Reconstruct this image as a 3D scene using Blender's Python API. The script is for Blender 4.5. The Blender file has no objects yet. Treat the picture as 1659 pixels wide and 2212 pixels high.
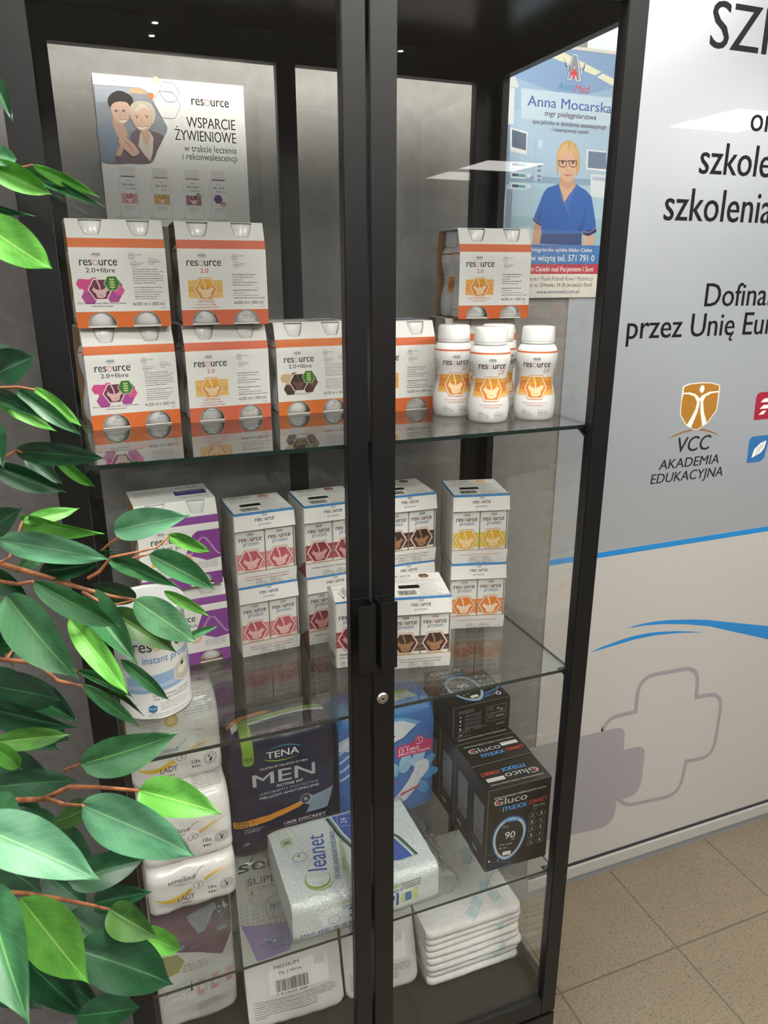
import bpy, bmesh, math, random
from mathutils import Vector, Matrix, noise
from mathutils.geometry import tessellate_polygon

random.seed(7)
PI = math.pi
S = bpy.context.scene
COL = S.collection
R = math.radians

# ------------------------------------------------------------------ camera
CAM = Vector((0.0623, -0.9297, 1.7795))
YAW, PITCH, ROLL, FPX = 0.3677, 0.3122, -0.0007, 1585.05
cam_d = bpy.data.cameras.new('camera')
cam = bpy.data.objects.new('camera', cam_d)
COL.objects.link(cam)
fw = Vector((math.sin(YAW) * math.cos(PITCH), math.cos(YAW) * math.cos(PITCH), -math.sin(PITCH)))
rt0 = Vector((math.cos(YAW), -math.sin(YAW), 0))
up0 = rt0.cross(fw)
rt = rt0 * math.cos(ROLL) + up0 * math.sin(ROLL)
up = -rt0 * math.sin(ROLL) + up0 * math.cos(ROLL)
cam.matrix_world = Matrix(((rt.x, up.x, -fw.x, CAM.x), (rt.y, up.y, -fw.y, CAM.y), (rt.z, up.z, -fw.z, CAM.z), (0, 0, 0, 1)))
cam_d.sensor_fit = 'VERTICAL'
cam_d.sensor_height = 36
cam_d.lens = 36 * FPX / 2212
cam_d.clip_start = 0.02
cam_d.dof.use_dof = True
cam_d.dof.focus_distance = 1.25
cam_d.dof.aperture_fstop = 15
S.camera = cam

# ------------------------------------------------------------------ world, exposure
S.view_settings.view_transform = 'Standard'
S.view_settings.look = 'None'
S.view_settings.gamma = 1
S.view_settings.use_curve_mapping = False
S.view_settings.exposure = 0.12
PANEL_E = 25.0            # strength of the square ceiling lights
wd = bpy.data.worlds.new('world')
S.world = wd
wd.use_nodes = True
wd.node_tree.nodes['Background'].inputs[0].default_value = (0.75, 0.82, 0.95, 1)
wd.node_tree.nodes['Background'].inputs[1].default_value = 0.15
S.cycles.max_bounces = 10
S.cycles.transparent_max_bounces = 40
S.cycles.glossy_bounces = 5
S.cycles.sample_clamp_indirect = 4
S.cycles.caustics_reflective = False
S.cycles.caustics_refractive = False


def ray(px, py):
    return fw + rt * ((px - 829.5) / FPX) - up * ((py - 1106) / FPX)


def on_y(px, py, Y):
    d = ray(px, py)
    return CAM + d * ((Y - CAM.y) / d.y)


def at_depth(px, py, t):
    d = ray(px, py)
    tm = (-0.035 - CAM.y) / d.y
    return CAM + d * min(t, tm)


# ------------------------------------------------------------------ materials
def lin(c):
    return c / 12.92 if c <= .04045 else ((c + .055) / 1.055) ** 2.4


def hexc(h):
    return tuple(lin(int(h[i:i + 2], 16) / 255) for i in (0, 2, 4)) + (1,)


def newmat(name):
    m = bpy.data.materials.new(name)
    m.use_nodes = True
    return m, m.node_tree, m.node_tree.nodes['Principled BSDF']


MC = {}


def P(h, rough=.5, metal=0, coat=0, spec=.5, name=None):
    k = (h, rough, metal, coat, spec)
    if k in MC:
        return MC[k]
    m, nt, b = newmat(name or 'print_' + h)
    b.inputs['Base Color'].default_value = hexc(h)
    b.inputs['Roughness'].default_value = rough
    b.inputs['Metallic'].default_value = metal
    b.inputs['Coat Weight'].default_value = coat
    b.inputs['Coat Roughness'].default_value = .05
    b.inputs['Specular IOR Level'].default_value = spec
    MC[k] = m
    return m


def noisy(name, c1, c2, scale, rough=.6, bump=0, bscale=None, coat=0, metal=0, detail=4, lo=.35, hi=.65, dist=.001):
    m, nt, b = newmat(name)
    n = nt.nodes.new('ShaderNodeTexNoise')
    n.inputs['Scale'].default_value = scale
    n.inputs['Detail'].default_value = detail
    tc = nt.nodes.new('ShaderNodeTexCoord')
    nt.links.new(tc.outputs['Object'], n.inputs['Vector'])
    r = nt.nodes.new('ShaderNodeValToRGB')
    r.color_ramp.elements[0].position = lo
    r.color_ramp.elements[1].position = hi
    r.color_ramp.elements[0].color = hexc(c1)
    r.color_ramp.elements[1].color = hexc(c2)
    nt.links.new(n.outputs['Fac'], r.inputs['Fac'])
    nt.links.new(r.outputs['Color'], b.inputs['Base Color'])
    b.inputs['Roughness'].default_value = rough
    b.inputs['Coat Weight'].default_value = coat
    b.inputs['Metallic'].default_value = metal
    if bump:
        n2 = nt.nodes.new('ShaderNodeTexNoise')
        n2.inputs['Scale'].default_value = bscale or scale
        n2.inputs['Detail'].default_value = 3
        nt.links.new(tc.outputs['Object'], n2.inputs['Vector'])
        bp = nt.nodes.new('ShaderNodeBump')
        bp.inputs['Strength'].default_value = bump
        bp.inputs['Distance'].default_value = dist
        nt.links.new(n2.outputs['Fac'], bp.inputs['Height'])
        nt.links.new(bp.outputs['Normal'], b.inputs['Normal'])
    return m


def glassmat(name, tint=(1, 1, 1, 1), f0=.04, rough=0.0, bump=0, power=5.0):
    """thin pane: Schlick fresnel between a clear sheet and a mirror, same for both faces"""
    m = bpy.data.materials.new(name)
    m.use_nodes = True
    nt = m.node_tree
    nt.nodes.clear()
    out = nt.nodes.new('ShaderNodeOutputMaterial')
    mix = nt.nodes.new('ShaderNodeMixShader')
    tr = nt.nodes.new('ShaderNodeBsdfTransparent')
    gl = nt.nodes.new('ShaderNodeBsdfGlossy')
    gl.inputs['Roughness'].default_value = rough
    tr.inputs['Color'].default_value = tint
    geo = nt.nodes.new('ShaderNodeNewGeometry')
    dot = nt.nodes.new('ShaderNodeVectorMath')
    dot.operation = 'DOT_PRODUCT'
    nt.links.new(geo.outputs['Normal'], dot.inputs[0])
    nt.links.new(geo.outputs['Incoming'], dot.inputs[1])

    def mth(op, a, b=None):
        n = nt.nodes.new('ShaderNodeMath')
        n.operation = op
        for i, x in enumerate((a, b)):
            if x is None:
                continue
            if isinstance(x, (int, float)):
                n.inputs[i].default_value = x
            else:
                nt.links.new(x, n.inputs[i])
        return n.outputs[0]
    c = mth('ABSOLUTE', dot.outputs['Value'])
    f = mth('ADD', mth('MULTIPLY', mth('POWER', mth('SUBTRACT', 1.0, c), power), 1 - f0), f0)
    nt.links.new(f, mix.inputs[0])
    nt.links.new(tr.outputs[0], mix.inputs[1])
    nt.links.new(gl.outputs[0], mix.inputs[2])
    nt.links.new(mix.outputs[0], out.inputs[0])
    if bump:
        tc = nt.nodes.new('ShaderNodeTexCoord')
        n2 = nt.nodes.new('ShaderNodeTexNoise')
        n2.inputs['Scale'].default_value = bump
        n2.inputs['Detail'].default_value = 3
        n2.inputs['Distortion'].default_value = 1.5
        nt.links.new(tc.outputs['Object'], n2.inputs['Vector'])
        bp = nt.nodes.new('ShaderNodeBump')
        bp.inputs['Strength'].default_value = 1
        bp.inputs['Distance'].default_value = .004
        nt.links.new(n2.outputs['Fac'], bp.inputs['Height'])
        nt.links.new(bp.outputs['Normal'], gl.inputs['Normal'])
    return m


M_BLACK = P('0d0d0e', .42, spec=.4, name='black_powder_coat')
M_BLACK_IN = P('0b0b0c', .25, name='black_lacquer')
M_GLASS = glassmat('clear_glass', (.985, .99, .985, 1))
M_SHELF = glassmat('shelf_glass', (.95, .965, .955, 1), .06, power=3.2)
M_EDGE = P('1c2b27', .15, name='dark_green_glass_edge')
M_FILM = glassmat('plastic_film', (.97, .97, .97, 1), .09, .06, 60)
M_CARD = P('f0efeb', .45, name='white_card')
M_KRAFT = P('a5855c', .7, name='kraft_card')
M_WHITE = P('f2f2f1', .3, coat=.3, name='white_plastic')
M_CHROME = P('c9c7c2', .28, 1, name='brushed_steel')
M_DARK = P('050505', .6, name='hole_shade_black')  # near-black paint standing for the shade inside small holes
INK = '22242f'


# ------------------------------------------------------------------ object helpers
def tag(o, label, cat, group=None):
    o['label'] = label
    o['category'] = cat
    if group:
        o['group'] = group
    return o


def thing(name, label, cat, loc=(0, 0, 0), rz=0, group=None):
    o = bpy.data.objects.new(name, None)
    COL.objects.link(o)
    o.empty_display_size = .05
    o.location = loc
    o.rotation_euler = (0, 0, rz)
    return tag(o, label, cat, group)


def dup(root, loc, rz, label, group=None):
    r = root.copy()
    COL.objects.link(r)
    r.location = loc
    r.rotation_euler = (0, 0, rz)
    r['label'] = label
    if group:
        r['group'] = group
    for ch in list(root.children):
        c = ch.copy()
        COL.objects.link(c)
        c.parent = r
        for g in list(ch.children):
            d = g.copy()
            COL.objects.link(d)
            d.parent = c
    return r


_TC = {}


def text_mesh(s, bold=0.0):
    k = (s, bold)
    if k in _TC:
        return _TC[k]
    full_s = s
    s = s.replace('ę', 'e').replace('ą', 'a').replace('Ę', 'E').replace('Ą', 'A')
    c = bpy.data.curves.new('t', 'FONT')
    c.body = s
    c.size = 1
    c.resolution_u = 3
    c.offset = bold
    o = bpy.data.objects.new('t', c)
    me = bpy.data.meshes.new_from_object(o)
    v = [(p.co.x, p.co.y) for p in me.vertices]
    f = [tuple(p.vertices) for p in me.polygons]
    bpy.data.objects.remove(o)
    bpy.data.curves.remove(c)
    bpy.data.meshes.remove(me)
    x0 = min(p[0] for p in v)
    x1 = max(p[0] for p in v)
    for i, ch in enumerate(full_s):      # the tail under e and a
        if ch in 'ęąĘĄ':
            e = text_mesh(s[:i + 1])[3]
            n = len(v)
            hx = e - .10
            v += [(hx + .02, .02), (hx - .06, -.06), (hx - .07, -.13), (hx - .01, -.175), (hx + .08, -.165), (hx + .08, -.125), (hx + .02, -.13), (hx - .005, -.10), (hx + .01, -.05), (hx + .07, .02)]
            f += [(n, n + 1, n + 8, n + 9), (n + 1, n + 2, n + 7, n + 8), (n + 2, n + 3, n + 6, n + 7), (n + 3, n + 4, n + 5, n + 6)]
    _TC[k] = (v, f, x0, x1)
    return _TC[k]


class Art:
    """flat print: coloured shapes and lettering in (u, v) with a small lift h"""

    def __init__(s):
        s.v, s.f, s.m = [], [], []
        s.M = Matrix.Identity(3)
        s.h = 0

    def _add(s, pts, faces, mat, lift=0):
        b = len(s.v)
        for x, y in pts:
            q = s.M @ Vector((x, y, 1))
            s.v.append((q.x, q.y, s.h + lift))
        if isinstance(mat, str):
            mat = P(mat)
        det = s.M[0][0] * s.M[1][1] - s.M[0][1] * s.M[1][0]
        for f in faces:
            ff = tuple(i + b for i in f)
            s.f.append(ff if det > 0 else ff[::-1])
            s.m.append(mat)

    def poly(s, pts, mat, lift=1, holes=()):
        loops = [[Vector((x, y, 0)) for x, y in pts]] + [[Vector((x, y, 0)) for x, y in h] for h in holes]
        allp = list(pts) + [q for h in holes for q in h]
        if len(pts) <= 4 and not holes:
            a = sum(pts[i][0] * pts[(i + 1) % len(pts)][1] - pts[(i + 1) % len(pts)][0] * pts[i][1] for i in range(len(pts)))
            if len(pts) == 3:
                s._add(pts, [(0, 1, 2) if a > 0 else (2, 1, 0)], mat, lift)
                return
        tri = tessellate_polygon(loops)
        fs = []
        for t in tri:
            a, b, c = (allp[i] for i in t)
            ar = (b[0] - a[0]) * (c[1] - a[1]) - (b[1] - a[1]) * (c[0] - a[0])
            if abs(ar) < 1e-14:
                continue
            fs.append(tuple(t) if ar > 0 else tuple(t)[::-1])
        s._add(allp, fs, mat, lift)

    def rect(s, x0, y0, x1, y1, mat, lift=1):
        s._add([(x0, y0), (x1, y0), (x1, y1), (x0, y1)], [(0, 1, 2, 3)], mat, lift)

    def rrect(s, x0, y0, x1, y1, r, mat, lift=1):
        s.poly(rr(x0, y0, x1, y1, r), mat, lift)

    def circ(s, cx, cy, r, mat, lift=1, ry=None, n=24):
        s._add([(cx + r * math.cos(2 * PI * i / n), cy + (ry or r) * math.sin(2 * PI * i / n)) for i in range(n)], [tuple(range(n))], mat, lift)

    def ring(s, pts, w, mat, lift=1, closed=True):
        """stroke of width w along pts"""
        n = len(pts)
        L, Rr = [], []
        for i in range(n):
            a = pts[i - 1] if (i > 0 or closed) else pts[i]
            c = pts[(i + 1) % n] if (i < n - 1 or closed) else pts[i]
            b = pts[i]
            d1 = Vector((b[0] - a[0], b[1] - a[1]))
            d2 = Vector((c[0] - b[0], c[1] - b[1]))
            d1 = d1.normalized() if d1.length > 1e-9 else d2.normalized()
            d2 = d2.normalized() if d2.length > 1e-9 else d1
            t = (d1 + d2)
            t = t.normalized() if t.length > 1e-6 else d1
            nn = Vector((-t.y, t.x))
            k = w / 2 / max(.4, nn.dot(Vector((-d1.y, d1.x))))
            L.append((b[0] + nn.x * k, b[1] + nn.y * k))
            Rr.append((b[0] - nn.x * k, b[1] - nn.y * k))
        fs = []
        for i in range(n if closed else n - 1):
            j = (i + 1) % n
            fs.append((i, n + i, n + j, j))
        s._add(L + Rr, fs, mat, lift)

    def text(s, t, x, y, h, mat=INK, w=None, al='l', bold=0.0, it=0.0, lift=2, cap=.682):
        """cap-height h, baseline y; w fits the width"""
        db = min(bold * 1.25, .021)
        v, f, x0, x1 = text_mesh(t)
        sy = h / cap
        sx = (w / (x1 - x0)) if w else sy * .88
        wid = sx * (x1 - x0)
        ox = x - (0 if al == 'l' else wid / 2 if al == 'c' else wid)
        s._add([(ox + (a - x0) * sx + it * b * sy, y + b * sy) for a, b in v], f, mat, lift)
        if db > 0:
            s._add([(ox + (a - x0 + db) * sx + it * b * sy, y + b * sy) for a, b in v], f, mat, lift + .3)
        return wid

    def xf(s, m):
        o = s.M.copy()
        s.M = s.M @ m
        return o


def rr(x0, y0, x1, y1, r, n=5):
    p = []
    for cx, cy, a in ((x1 - r, y0 + r, -90), (x1 - r, y1 - r, 0), (x0 + r, y1 - r, 90), (x0 + r, y0 + r, 180)):
        for i in range(n + 1):
            t = R(a + 90 * i / n)
            p.append((cx + r * math.cos(t), cy + r * math.sin(t)))
    return p


def hexa(cx, cy, r, rot=0, sy=1.0):
    return [(cx + r * math.cos(R(60 * i + rot)), cy + sy * r * math.sin(R(60 * i + rot))) for i in range(6)]


def T2(x=0, y=0, a=0, sx=1, sy=1):
    c, n = math.cos(a), math.sin(a)
    return Matrix(((c * sx, -n * sy, x), (n * sx, c * sy, y), (0, 0, 1)))


LIFT = .00012


class MB:
    def __init__(s):
        s.v, s.f, s.m, s.mats = [], [], [], []

    def mi(s, mat):
        if isinstance(mat, str):
            mat = P(mat)
        if mat not in s.mats:
            s.mats.append(mat)
        return s.mats.index(mat)

    def add(s, v, f, mat):
        b = len(s.v)
        s.v += [tuple(q) for q in v]
        k = s.mi(mat)
        for g in f:
            s.f.append(tuple(i + b for i in g))
            s.m.append(k)
        return s

    def bm(s, bm, mat):
        bm.verts.index_update()
        s.add([tuple(v.co) for v in bm.verts], [tuple(v.index for v in f.verts) for f in bm.faces], mat)
        bm.free()
        return s

    def box(s, x0, x1, y0, y1, z0, z1, mat, bev=0):
        if not bev:
            return s.add([(x0, y0, z0), (x1, y0, z0), (x1, y1, z0), (x0, y1, z0), (x0, y0, z1), (x1, y0, z1), (x1, y1, z1), (x0, y1, z1)],
                         [(0, 3, 2, 1), (4, 5, 6, 7), (0, 1, 5, 4), (1, 2, 6, 5), (2, 3, 7, 6), (3, 0, 4, 7)], mat)
        bm = bmesh.new()
        bmesh.ops.create_cube(bm, size=1)
        for v in bm.verts:
            v.co = Vector(((x0 + x1) / 2 + v.co.x * (x1 - x0), (y0 + y1) / 2 + v.co.y * (y1 - y0), (z0 + z1) / 2 + v.co.z * (z1 - z0)))
        bmesh.ops.bevel(bm, geom=list(bm.edges), offset=bev, segments=2, affect='EDGES')
        return s.bm(bm, mat)

    def lathe(s, prof, mat, n=40, cx=0, cy=0, cap0=True, cap1=True):
        v = []
        for r, z in prof:
            v += [(cx + r * math.cos(2 * PI * i / n), cy + r * math.sin(2 * PI * i / n), z) for i in range(n)]
        f = []
        for k in range(len(prof) - 1):
            for i in range(n):
                j = (i + 1) % n
                f.append((k * n + i, k * n + j, (k + 1) * n + j, (k + 1) * n + i))
        if cap0:
            f.append(tuple(range(n))[::-1])
        if cap1:
            f.append(tuple((len(prof) - 1) * n + i for i in range(n)))
        return s.add(v, f, mat)

    def tube(s, pts, rad, mat, n=8):
        pts = [Vector(p) for p in pts]
        v = []
        up_ = Vector((0, 0, 1))
        for i, p in enumerate(pts):
            t = (pts[min(i + 1, len(pts) - 1)] - pts[max(i - 1, 0)]).normalized()
            a = t.cross(up_ if abs(t.z) < .9 else Vector((1, 0, 0))).normalized()
            b = t.cross(a)
            r = rad[i] if isinstance(rad, (list, tuple)) else rad
            v += [p + a * r * math.cos(2 * PI * k / n) + b * r * math.sin(2 * PI * k / n) for k in range(n)]
        f = []
        for i in range(len(pts) - 1):
            for k in range(n):
                j = (k + 1) % n
                f.append((i * n + k, i * n + j, (i + 1) * n + j, (i + 1) * n + k))
        f += [tuple(range(n))[::-1], tuple((len(pts) - 1) * n + k for k in range(n))]
        return s.add(v, f, mat)

    def art(s, art, fn, cu=(), cv=(), lift=LIFT):
        if not art.f:
            return s
        vv, ff, mm = art.v, art.f, art.m
        if cu or cv:
            bm = bmesh.new()
            bv = [bm.verts.new(q) for q in vv]
            ml = []
            for f, m in zip(ff, mm):
                if m not in ml:
                    ml.append(m)
                try:
                    g = bm.faces.new([bv[i] for i in f])
                    g.material_index = ml.index(m)
                except ValueError:
                    pass
            for axis, cuts in ((0, cu), (1, cv)):
                for c in cuts:
                    no = Vector((1, 0, 0)) if axis == 0 else Vector((0, 1, 0))
                    co = no * c
                    lo = [f for f in bm.faces if min(v.co[axis] for v in f.verts) < c - 1e-7 and max(v.co[axis] for v in f.verts) > c + 1e-7]
                    if not lo:
                        continue
                    geom = set(lo)
                    for f in lo:
                        geom.update(f.edges)
                        geom.update(f.verts)
                    bmesh.ops.bisect_plane(bm, geom=list(geom), dist=1e-7, plane_co=co, plane_no=no)
            bm.verts.index_update()
            vv = [tuple(v.co) for v in bm.verts]
            ff = [tuple(v.index for v in f.verts) for f in bm.faces]
            mm = [ml[f.material_index] for f in bm.faces]
            bm.free()
        b = len(s.v)
        s.v += [tuple(fn(u, v, h * lift)) for u, v, h in vv]
        for f, m in zip(ff, mm):
            s.f.append(tuple(i + b for i in f))
            s.m.append(s.mi(m))
        return s

    def build(s, name, parent=None, smooth=None):
        me = bpy.data.meshes.new(name)
        me.from_pydata(s.v, [], s.f)
        for m in s.mats:
            me.materials.append(m)
        me.polygons.foreach_set('material_index', s.m)
        if smooth:
            me.polygons.foreach_set('use_smooth', [True] * len(s.f))
            me.update()
            me.set_sharp_from_angle(angle=R(smooth))
        me.update()
        o = bpy.data.objects.new(name, me)
        COL.objects.link(o)
        if parent:
            o.parent = parent
        return o


def structure(o):
    o['kind'] = 'structure'
    return o


def frng(a, b, st):
    n = max(1, int(round((b - a) / st)))
    return [a + (b - a) * i / n for i in range(1, n)]


# ------------------------------------------------------------------ the room
YW = 0.55
M_WALL = noisy('rough_grey_white_paint', '7c7976', '858280', 40, .85, .5, 160)
M_CEIL = P('e9e9e6', .8, name='ceiling_white')
M_FAR = P('c3cad6', .7, name='far_wall_paint')


def floor_mat():
    m, nt, b = newmat('beige_speckled_tiles')
    tc = nt.nodes.new('ShaderNodeTexCoord')
    mp = nt.nodes.new('ShaderNodeMapping')
    mp.inputs['Location'].default_value = FLOOR_OFF
    nt.links.new(tc.outputs['Object'], mp.inputs['Vector'])
    br = nt.nodes.new('ShaderNodeTexBrick')
    br.offset = 0
    br.inputs['Scale'].default_value = 1
    br.inputs['Brick Width'].default_value = TILE
    br.inputs['Row Height'].default_value = TILE
    br.inputs['Mortar Size'].default_value = .0028
    br.inputs['Mortar Smooth'].default_value = .3
    nt.links.new(mp.outputs[0], br.inputs['Vector'])
    n = nt.nodes.new('ShaderNodeTexNoise')
    n.inputs['Scale'].default_value = 260
    n.inputs['Detail'].default_value = 2
    n.inputs['Distortion'].default_value = 1.2
    nt.links.new(tc.outputs['Object'], n.inputs['Vector'])
    r = nt.nodes.new('ShaderNodeValToRGB')
    e = r.color_ramp.elements
    e[0].position, e[0].color = .34, hexc('5b5245')
    e[1].position, e[1].color = .44, hexc('897d69')
    e2 = e.new(.66)
    e2.color = hexc('8f836e')
    e3 = e.new(.74)
    e3.color = hexc('a3977f')
    nt.links.new(n.outputs['Fac'], r.inputs[0])
    n3 = nt.nodes.new('ShaderNodeTexNoise')
    n3.inputs['Scale'].default_value = 3
    nt.links.new(tc.outputs['Object'], n3.inputs['Vector'])
    mx0 = nt.nodes.new('ShaderNodeMixRGB')
    mx0.blend_type = 'MULTIPLY'
    mx0.inputs[0].default_value = .25
    nt.links.new(r.outputs[0], mx0.inputs[1])
    nt.links.new(n3.outputs['Fac'], mx0.inputs[2])
    mx = nt.nodes.new('ShaderNodeMixRGB')
    nt.links.new(br.outputs['Fac'], mx.inputs[0])
    nt.links.new(mx0.outputs[0], mx.inputs[1])
    mx.inputs[2].default_value = hexc('5f584c')
    nt.links.new(mx.outputs[0], b.inputs['Base Color'])
    b.inputs['Roughness'].default_value = .45
    bp = nt.nodes.new('ShaderNodeBump')
    bp.inputs['Strength'].default_value = .4
    bp.inputs['Distance'].default_value = .002
    bp.invert = True
    nt.links.new(br.outputs['Fac'], bp.inputs['Height'])
    nt.links.new(bp.outputs[0], b.inputs['Normal'])
    return m


def floor_pt(px, py):
    d = ray(px, py)
    return CAM + d * (-CAM.z / d.z)


_a, _b, _c = floor_pt(1460, 2047), floor_pt(1659, 1945), floor_pt(1310, 1870)
TILE = .38
FLOOR_OFF = (-((_a.x + _c.x) / 2), -_a.y, 0)
XL, XR, YR, ZC = -1.6, 6.0, -7.0, 2.75
structure(MB().box(XL, XR, YR, YW + .1, -.1, 0, floor_mat()).build('floor'))
structure(MB().box(XL, XR, YR, YW + .1, ZC, ZC + .1, M_CEIL).build('ceiling'))
XPAN = on_y(1185, 1218, YW).x          # left edge of the printed partition
ZPAN0 = on_y(1440, 1795, YW).z         # its lower edge
structure(MB().box(XL, XPAN, YW, YW + .1, 0, ZC, M_WALL).build('wall_back'))
structure(MB().box(XL - .1, XL, YR, YW + .1, 0, ZC, M_FAR).build('wall_left'))
structure(MB().box(XR, XR + .1, YR, YW + .1, 0, ZC, M_FAR).build('wall_far'))
structure(MB().box(XL, XR, YR - .1, YR, 0, ZC, M_FAR).build('wall_front'))

# printed glossy partition to the right
def metal_film():
    m, nt, b = newmat('satin_silver_film')
    b.inputs['Base Color'].default_value = hexc('bfc5cc')
    b.inputs['Metallic'].default_value = .5
    b.inputs['Roughness'].default_value = .34
    b.inputs['Coat Weight'].default_value = .8
    b.inputs['Coat Roughness'].default_value = .015
    return m


M_SATIN = metal_film()
M_PANW = P('bfbcb8', .35, coat=.4, name='white_printed_film')


def wp(px, py):
    q = on_y(px, py, YW)
    return (q.x, q.z)


pan = MB()
zb1 = wp(1185, 1221)[1]
zb0 = wp(1185, 1209)[1]
pan.box(XPAN, XR, YW - .004, YW + .1, zb0 + .001, ZC, M_SATIN)
pan.box(XPAN, XR, YW - .004, YW + .1, ZPAN0, zb0 + .001, M_PANW)
wall_r = structure(pan.build('wall_right'))


def wallfn(u, v, h):
    return (u, YW - .0042 - h, v)


A = Art()
BLUE = P('1b86cf', .35, coat=.5)
A.rect(XPAN, zb1, XR, zb0, BLUE)
c4 = lambda x, y: wp(1180 + x / 1.99, 1100 + y / 1.99)
A.poly([c4(*q) for q in [(342, 510), (380, 497), (420, 487), (470, 479), (520, 474), (620, 471), (700, 474), (800, 485), (880, 493), (952, 500), (1400, 430), (1400, 500), (1150, 575), (952, 558), (880, 541), (800, 524), (700, 501), (600, 492), (500, 491), (420, 497)]], BLUE)
A.poly([c4(*q) for q in [(182, 614), (230, 591), (280, 572), (330, 554), (380, 540), (430, 530), (480, 524), (560, 521), (620, 523), (675, 527), (620, 528), (560, 530), (470, 538), (380, 556), (280, 585), (230, 600)]], BLUE)
GREYP = P('9b989c', .4, coat=.4)


def roundpath(pts, rad, n=6):
    out = []
    k = len(pts)
    for i in range(k):
        p = Vector(pts[i])
        r = rad[i]
        if not r:
            out.append(tuple(p))
            continue
        a = (Vector(pts[i - 1]) - p)
        b = (Vector(pts[(i + 1) % k]) - p)
        p1 = p + a.normalized() * r
        p2 = p + b.normalized() * r
        for j in range(n + 1):
            t = j / n
            out.append(tuple(p1 * (1 - t) ** 2 + p * 2 * t * (1 - t) + p2 * t * t))
    return out


cr = [c4(*q) for q in [(652, 672), (640, 805), (755, 785), (712, 1060), (597, 1080), (566, 1222), (320, 1275), (305, 1240), (236, 945), (243, 897), (380, 868), (395, 720)]]
xs = sorted(set(round(q[0], 2) for q in cr))
A.ring(roundpath(cr, [.06, 0, .06, .06, 0, .06, .05, .0, .0, .06, 0, .06]), .0135, GREYP)
sq = [c4(*q) for q in [(-150, 1040), (336, 928), (329, 1030), (424, 1010), (398, 1228), (299, 1248), (283, 1357), (-190, 1460)]]
A.poly(roundpath(sq, [0, .035, 0, .035, .06, 0, .06, 0]), GREYP, 2)
# lettering
LET = P('0c0c0e', .5, spec=.3)


def wtext(full, sub, L, Rr, Tp, frac, lift=2, mat=LET, it=0, bold=0.014):
    l, r, t = wp(*L), wp(*Rr), wp(*Tp)
    _, _, x0, x1 = text_mesh(sub)
    _, _, X0, X1 = text_mesh(full)
    w = (r[0] - l[0]) * (X1 - X0) / (x1 - x0)
    hh = (t[1] - l[1]) / frac * .682
    A.text(full, l[0], (l[1] + r[1]) / 2, hh, mat, w=w, lift=lift, it=it, bold=bold)


wtext('SZKOLENIA', 'SZ', (1528, 103), (1632, 116), (1530, -3), .7, bold=.012)
wtext('or', 'o', (1616, 283), (1642, 285), (1616, 246), .46)
wtext('szkolenia', 'szkol', (1506, 374), (1628, 383), (1506, 327), .46)
wtext('szkolenia', 'szkoleni', (1430, 471), (1632, 486), (1430, 423), .46)
wtext('Dofinansowane', 'Dofina', (1518, 659), (1650, 662), (1522, 609), .682)
wtext('przez Unię Europejską', 'przez Unię Eu', (1350, 729), (1642, 724), (1353, 677), .69)
c5 = lambda x, y: wp(1340 + x / 5.2, 760 + y / 5.2)
GOLD = P('a8752c', .35)
GOLD2 = P('8f6a45', .35)
PALE = P('f3eee6', .4)
A.poly([c5(*q) for q in [(690, 385), (760, 355), (900, 340), (1020, 345), (1108, 372), (1095, 500), (1068, 660), (960, 800), (840, 880), (725, 825), (655, 700), (672, 520)]], PALE, 1)
A.poly([c5(*q) for q in [(703, 392), (770, 364), (900, 350), (1010, 352), (1098, 378), (1090, 436), (990, 445), (900, 490), (878, 520), (830, 470), (760, 452), (697, 458)]], GOLD, 2)
A.poly([c5(*q) for q in [(695, 472), (760, 475), (820, 500), (848, 560), (830, 640), (780, 740), (732, 818), (665, 700), (675, 560)]], GOLD, 2)
A.poly([c5(*q) for q in [(1088, 452), (1010, 462), (940, 500), (915, 560), (925, 680), (958, 792), (1060, 655), (1078, 540)]], GOLD, 2)
A.poly([c5(*q) for q in [(876, 540), (886, 560), (886, 680), (905, 830), (840, 870), (780, 848), (850, 680), (872, 600)]], GOLD, 2)
A.circ(*c5(904, 415), .0075, PALE, 3, ry=.0098)
A.poly([c5(*q) for q in [(512, 982), (600, 925), (690, 890), (770, 868), (808, 880), (700, 905), (600, 945)]], GOLD2, 2)
A.poly([c5(*q) for q in [(862, 880), (905, 858), (980, 875), (1050, 905), (1105, 943), (1010, 905), (940, 888)]], GOLD2, 2)
LET2 = P('232229', .5, spec=.3)
wtext('VCC', 'VCC', (1456, 975), (1527, 972), (1458, 943), .69, it=.12, mat=LET2)
wtext('AKADEMIA', 'AKADEMIA', (1420, 1013), (1549, 1001), (1424, 992), .69, it=.1, mat=LET2)
wtext('EDUKACYJNA', 'EDUKACYJNA', (1402, 1044), (1557, 1028), (1405, 1023), .69, it=.1, mat=LET2)
REDP = P('a01d3a', .35)
BLP = P('2e6ba6', .35)
a0, a1 = c5(1482, 765), c5(1530, 455)
A.poly(roundpath([a0, (a0[0] + .07, a0[1]), (a0[0] + .08, a1[1]), (a1[0] - .004, a1[1])], [0, .02, 0, .018]), REDP)
for k, (yy, x0_, x1_) in enumerate(((540, 1560, 1760), (615, 1548, 1690), (682, 1535, 1625))):
    A.poly([c5(x0_, yy + 25), c5(x0_ + 45, yy - 20), c5(x1_, yy - 30), c5(x1_ - 30, yy + 15)], PALE, 2)
b0, b1 = c5(1405, 1247), c5(1450, 950)
A.poly(roundpath([b0, (b0[0] + .06, b0[1]), (b0[0] + .07, b1[1]), (b1[0] - .004, b1[1])], [0, .02, 0, .018]), BLP)
A.poly([c5(*q) for q in [(1456, 1188), (1490, 1090), (1560, 1020), (1628, 990), (1600, 1080), (1560, 1130), (1500, 1165)]], PALE, 2)
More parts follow.
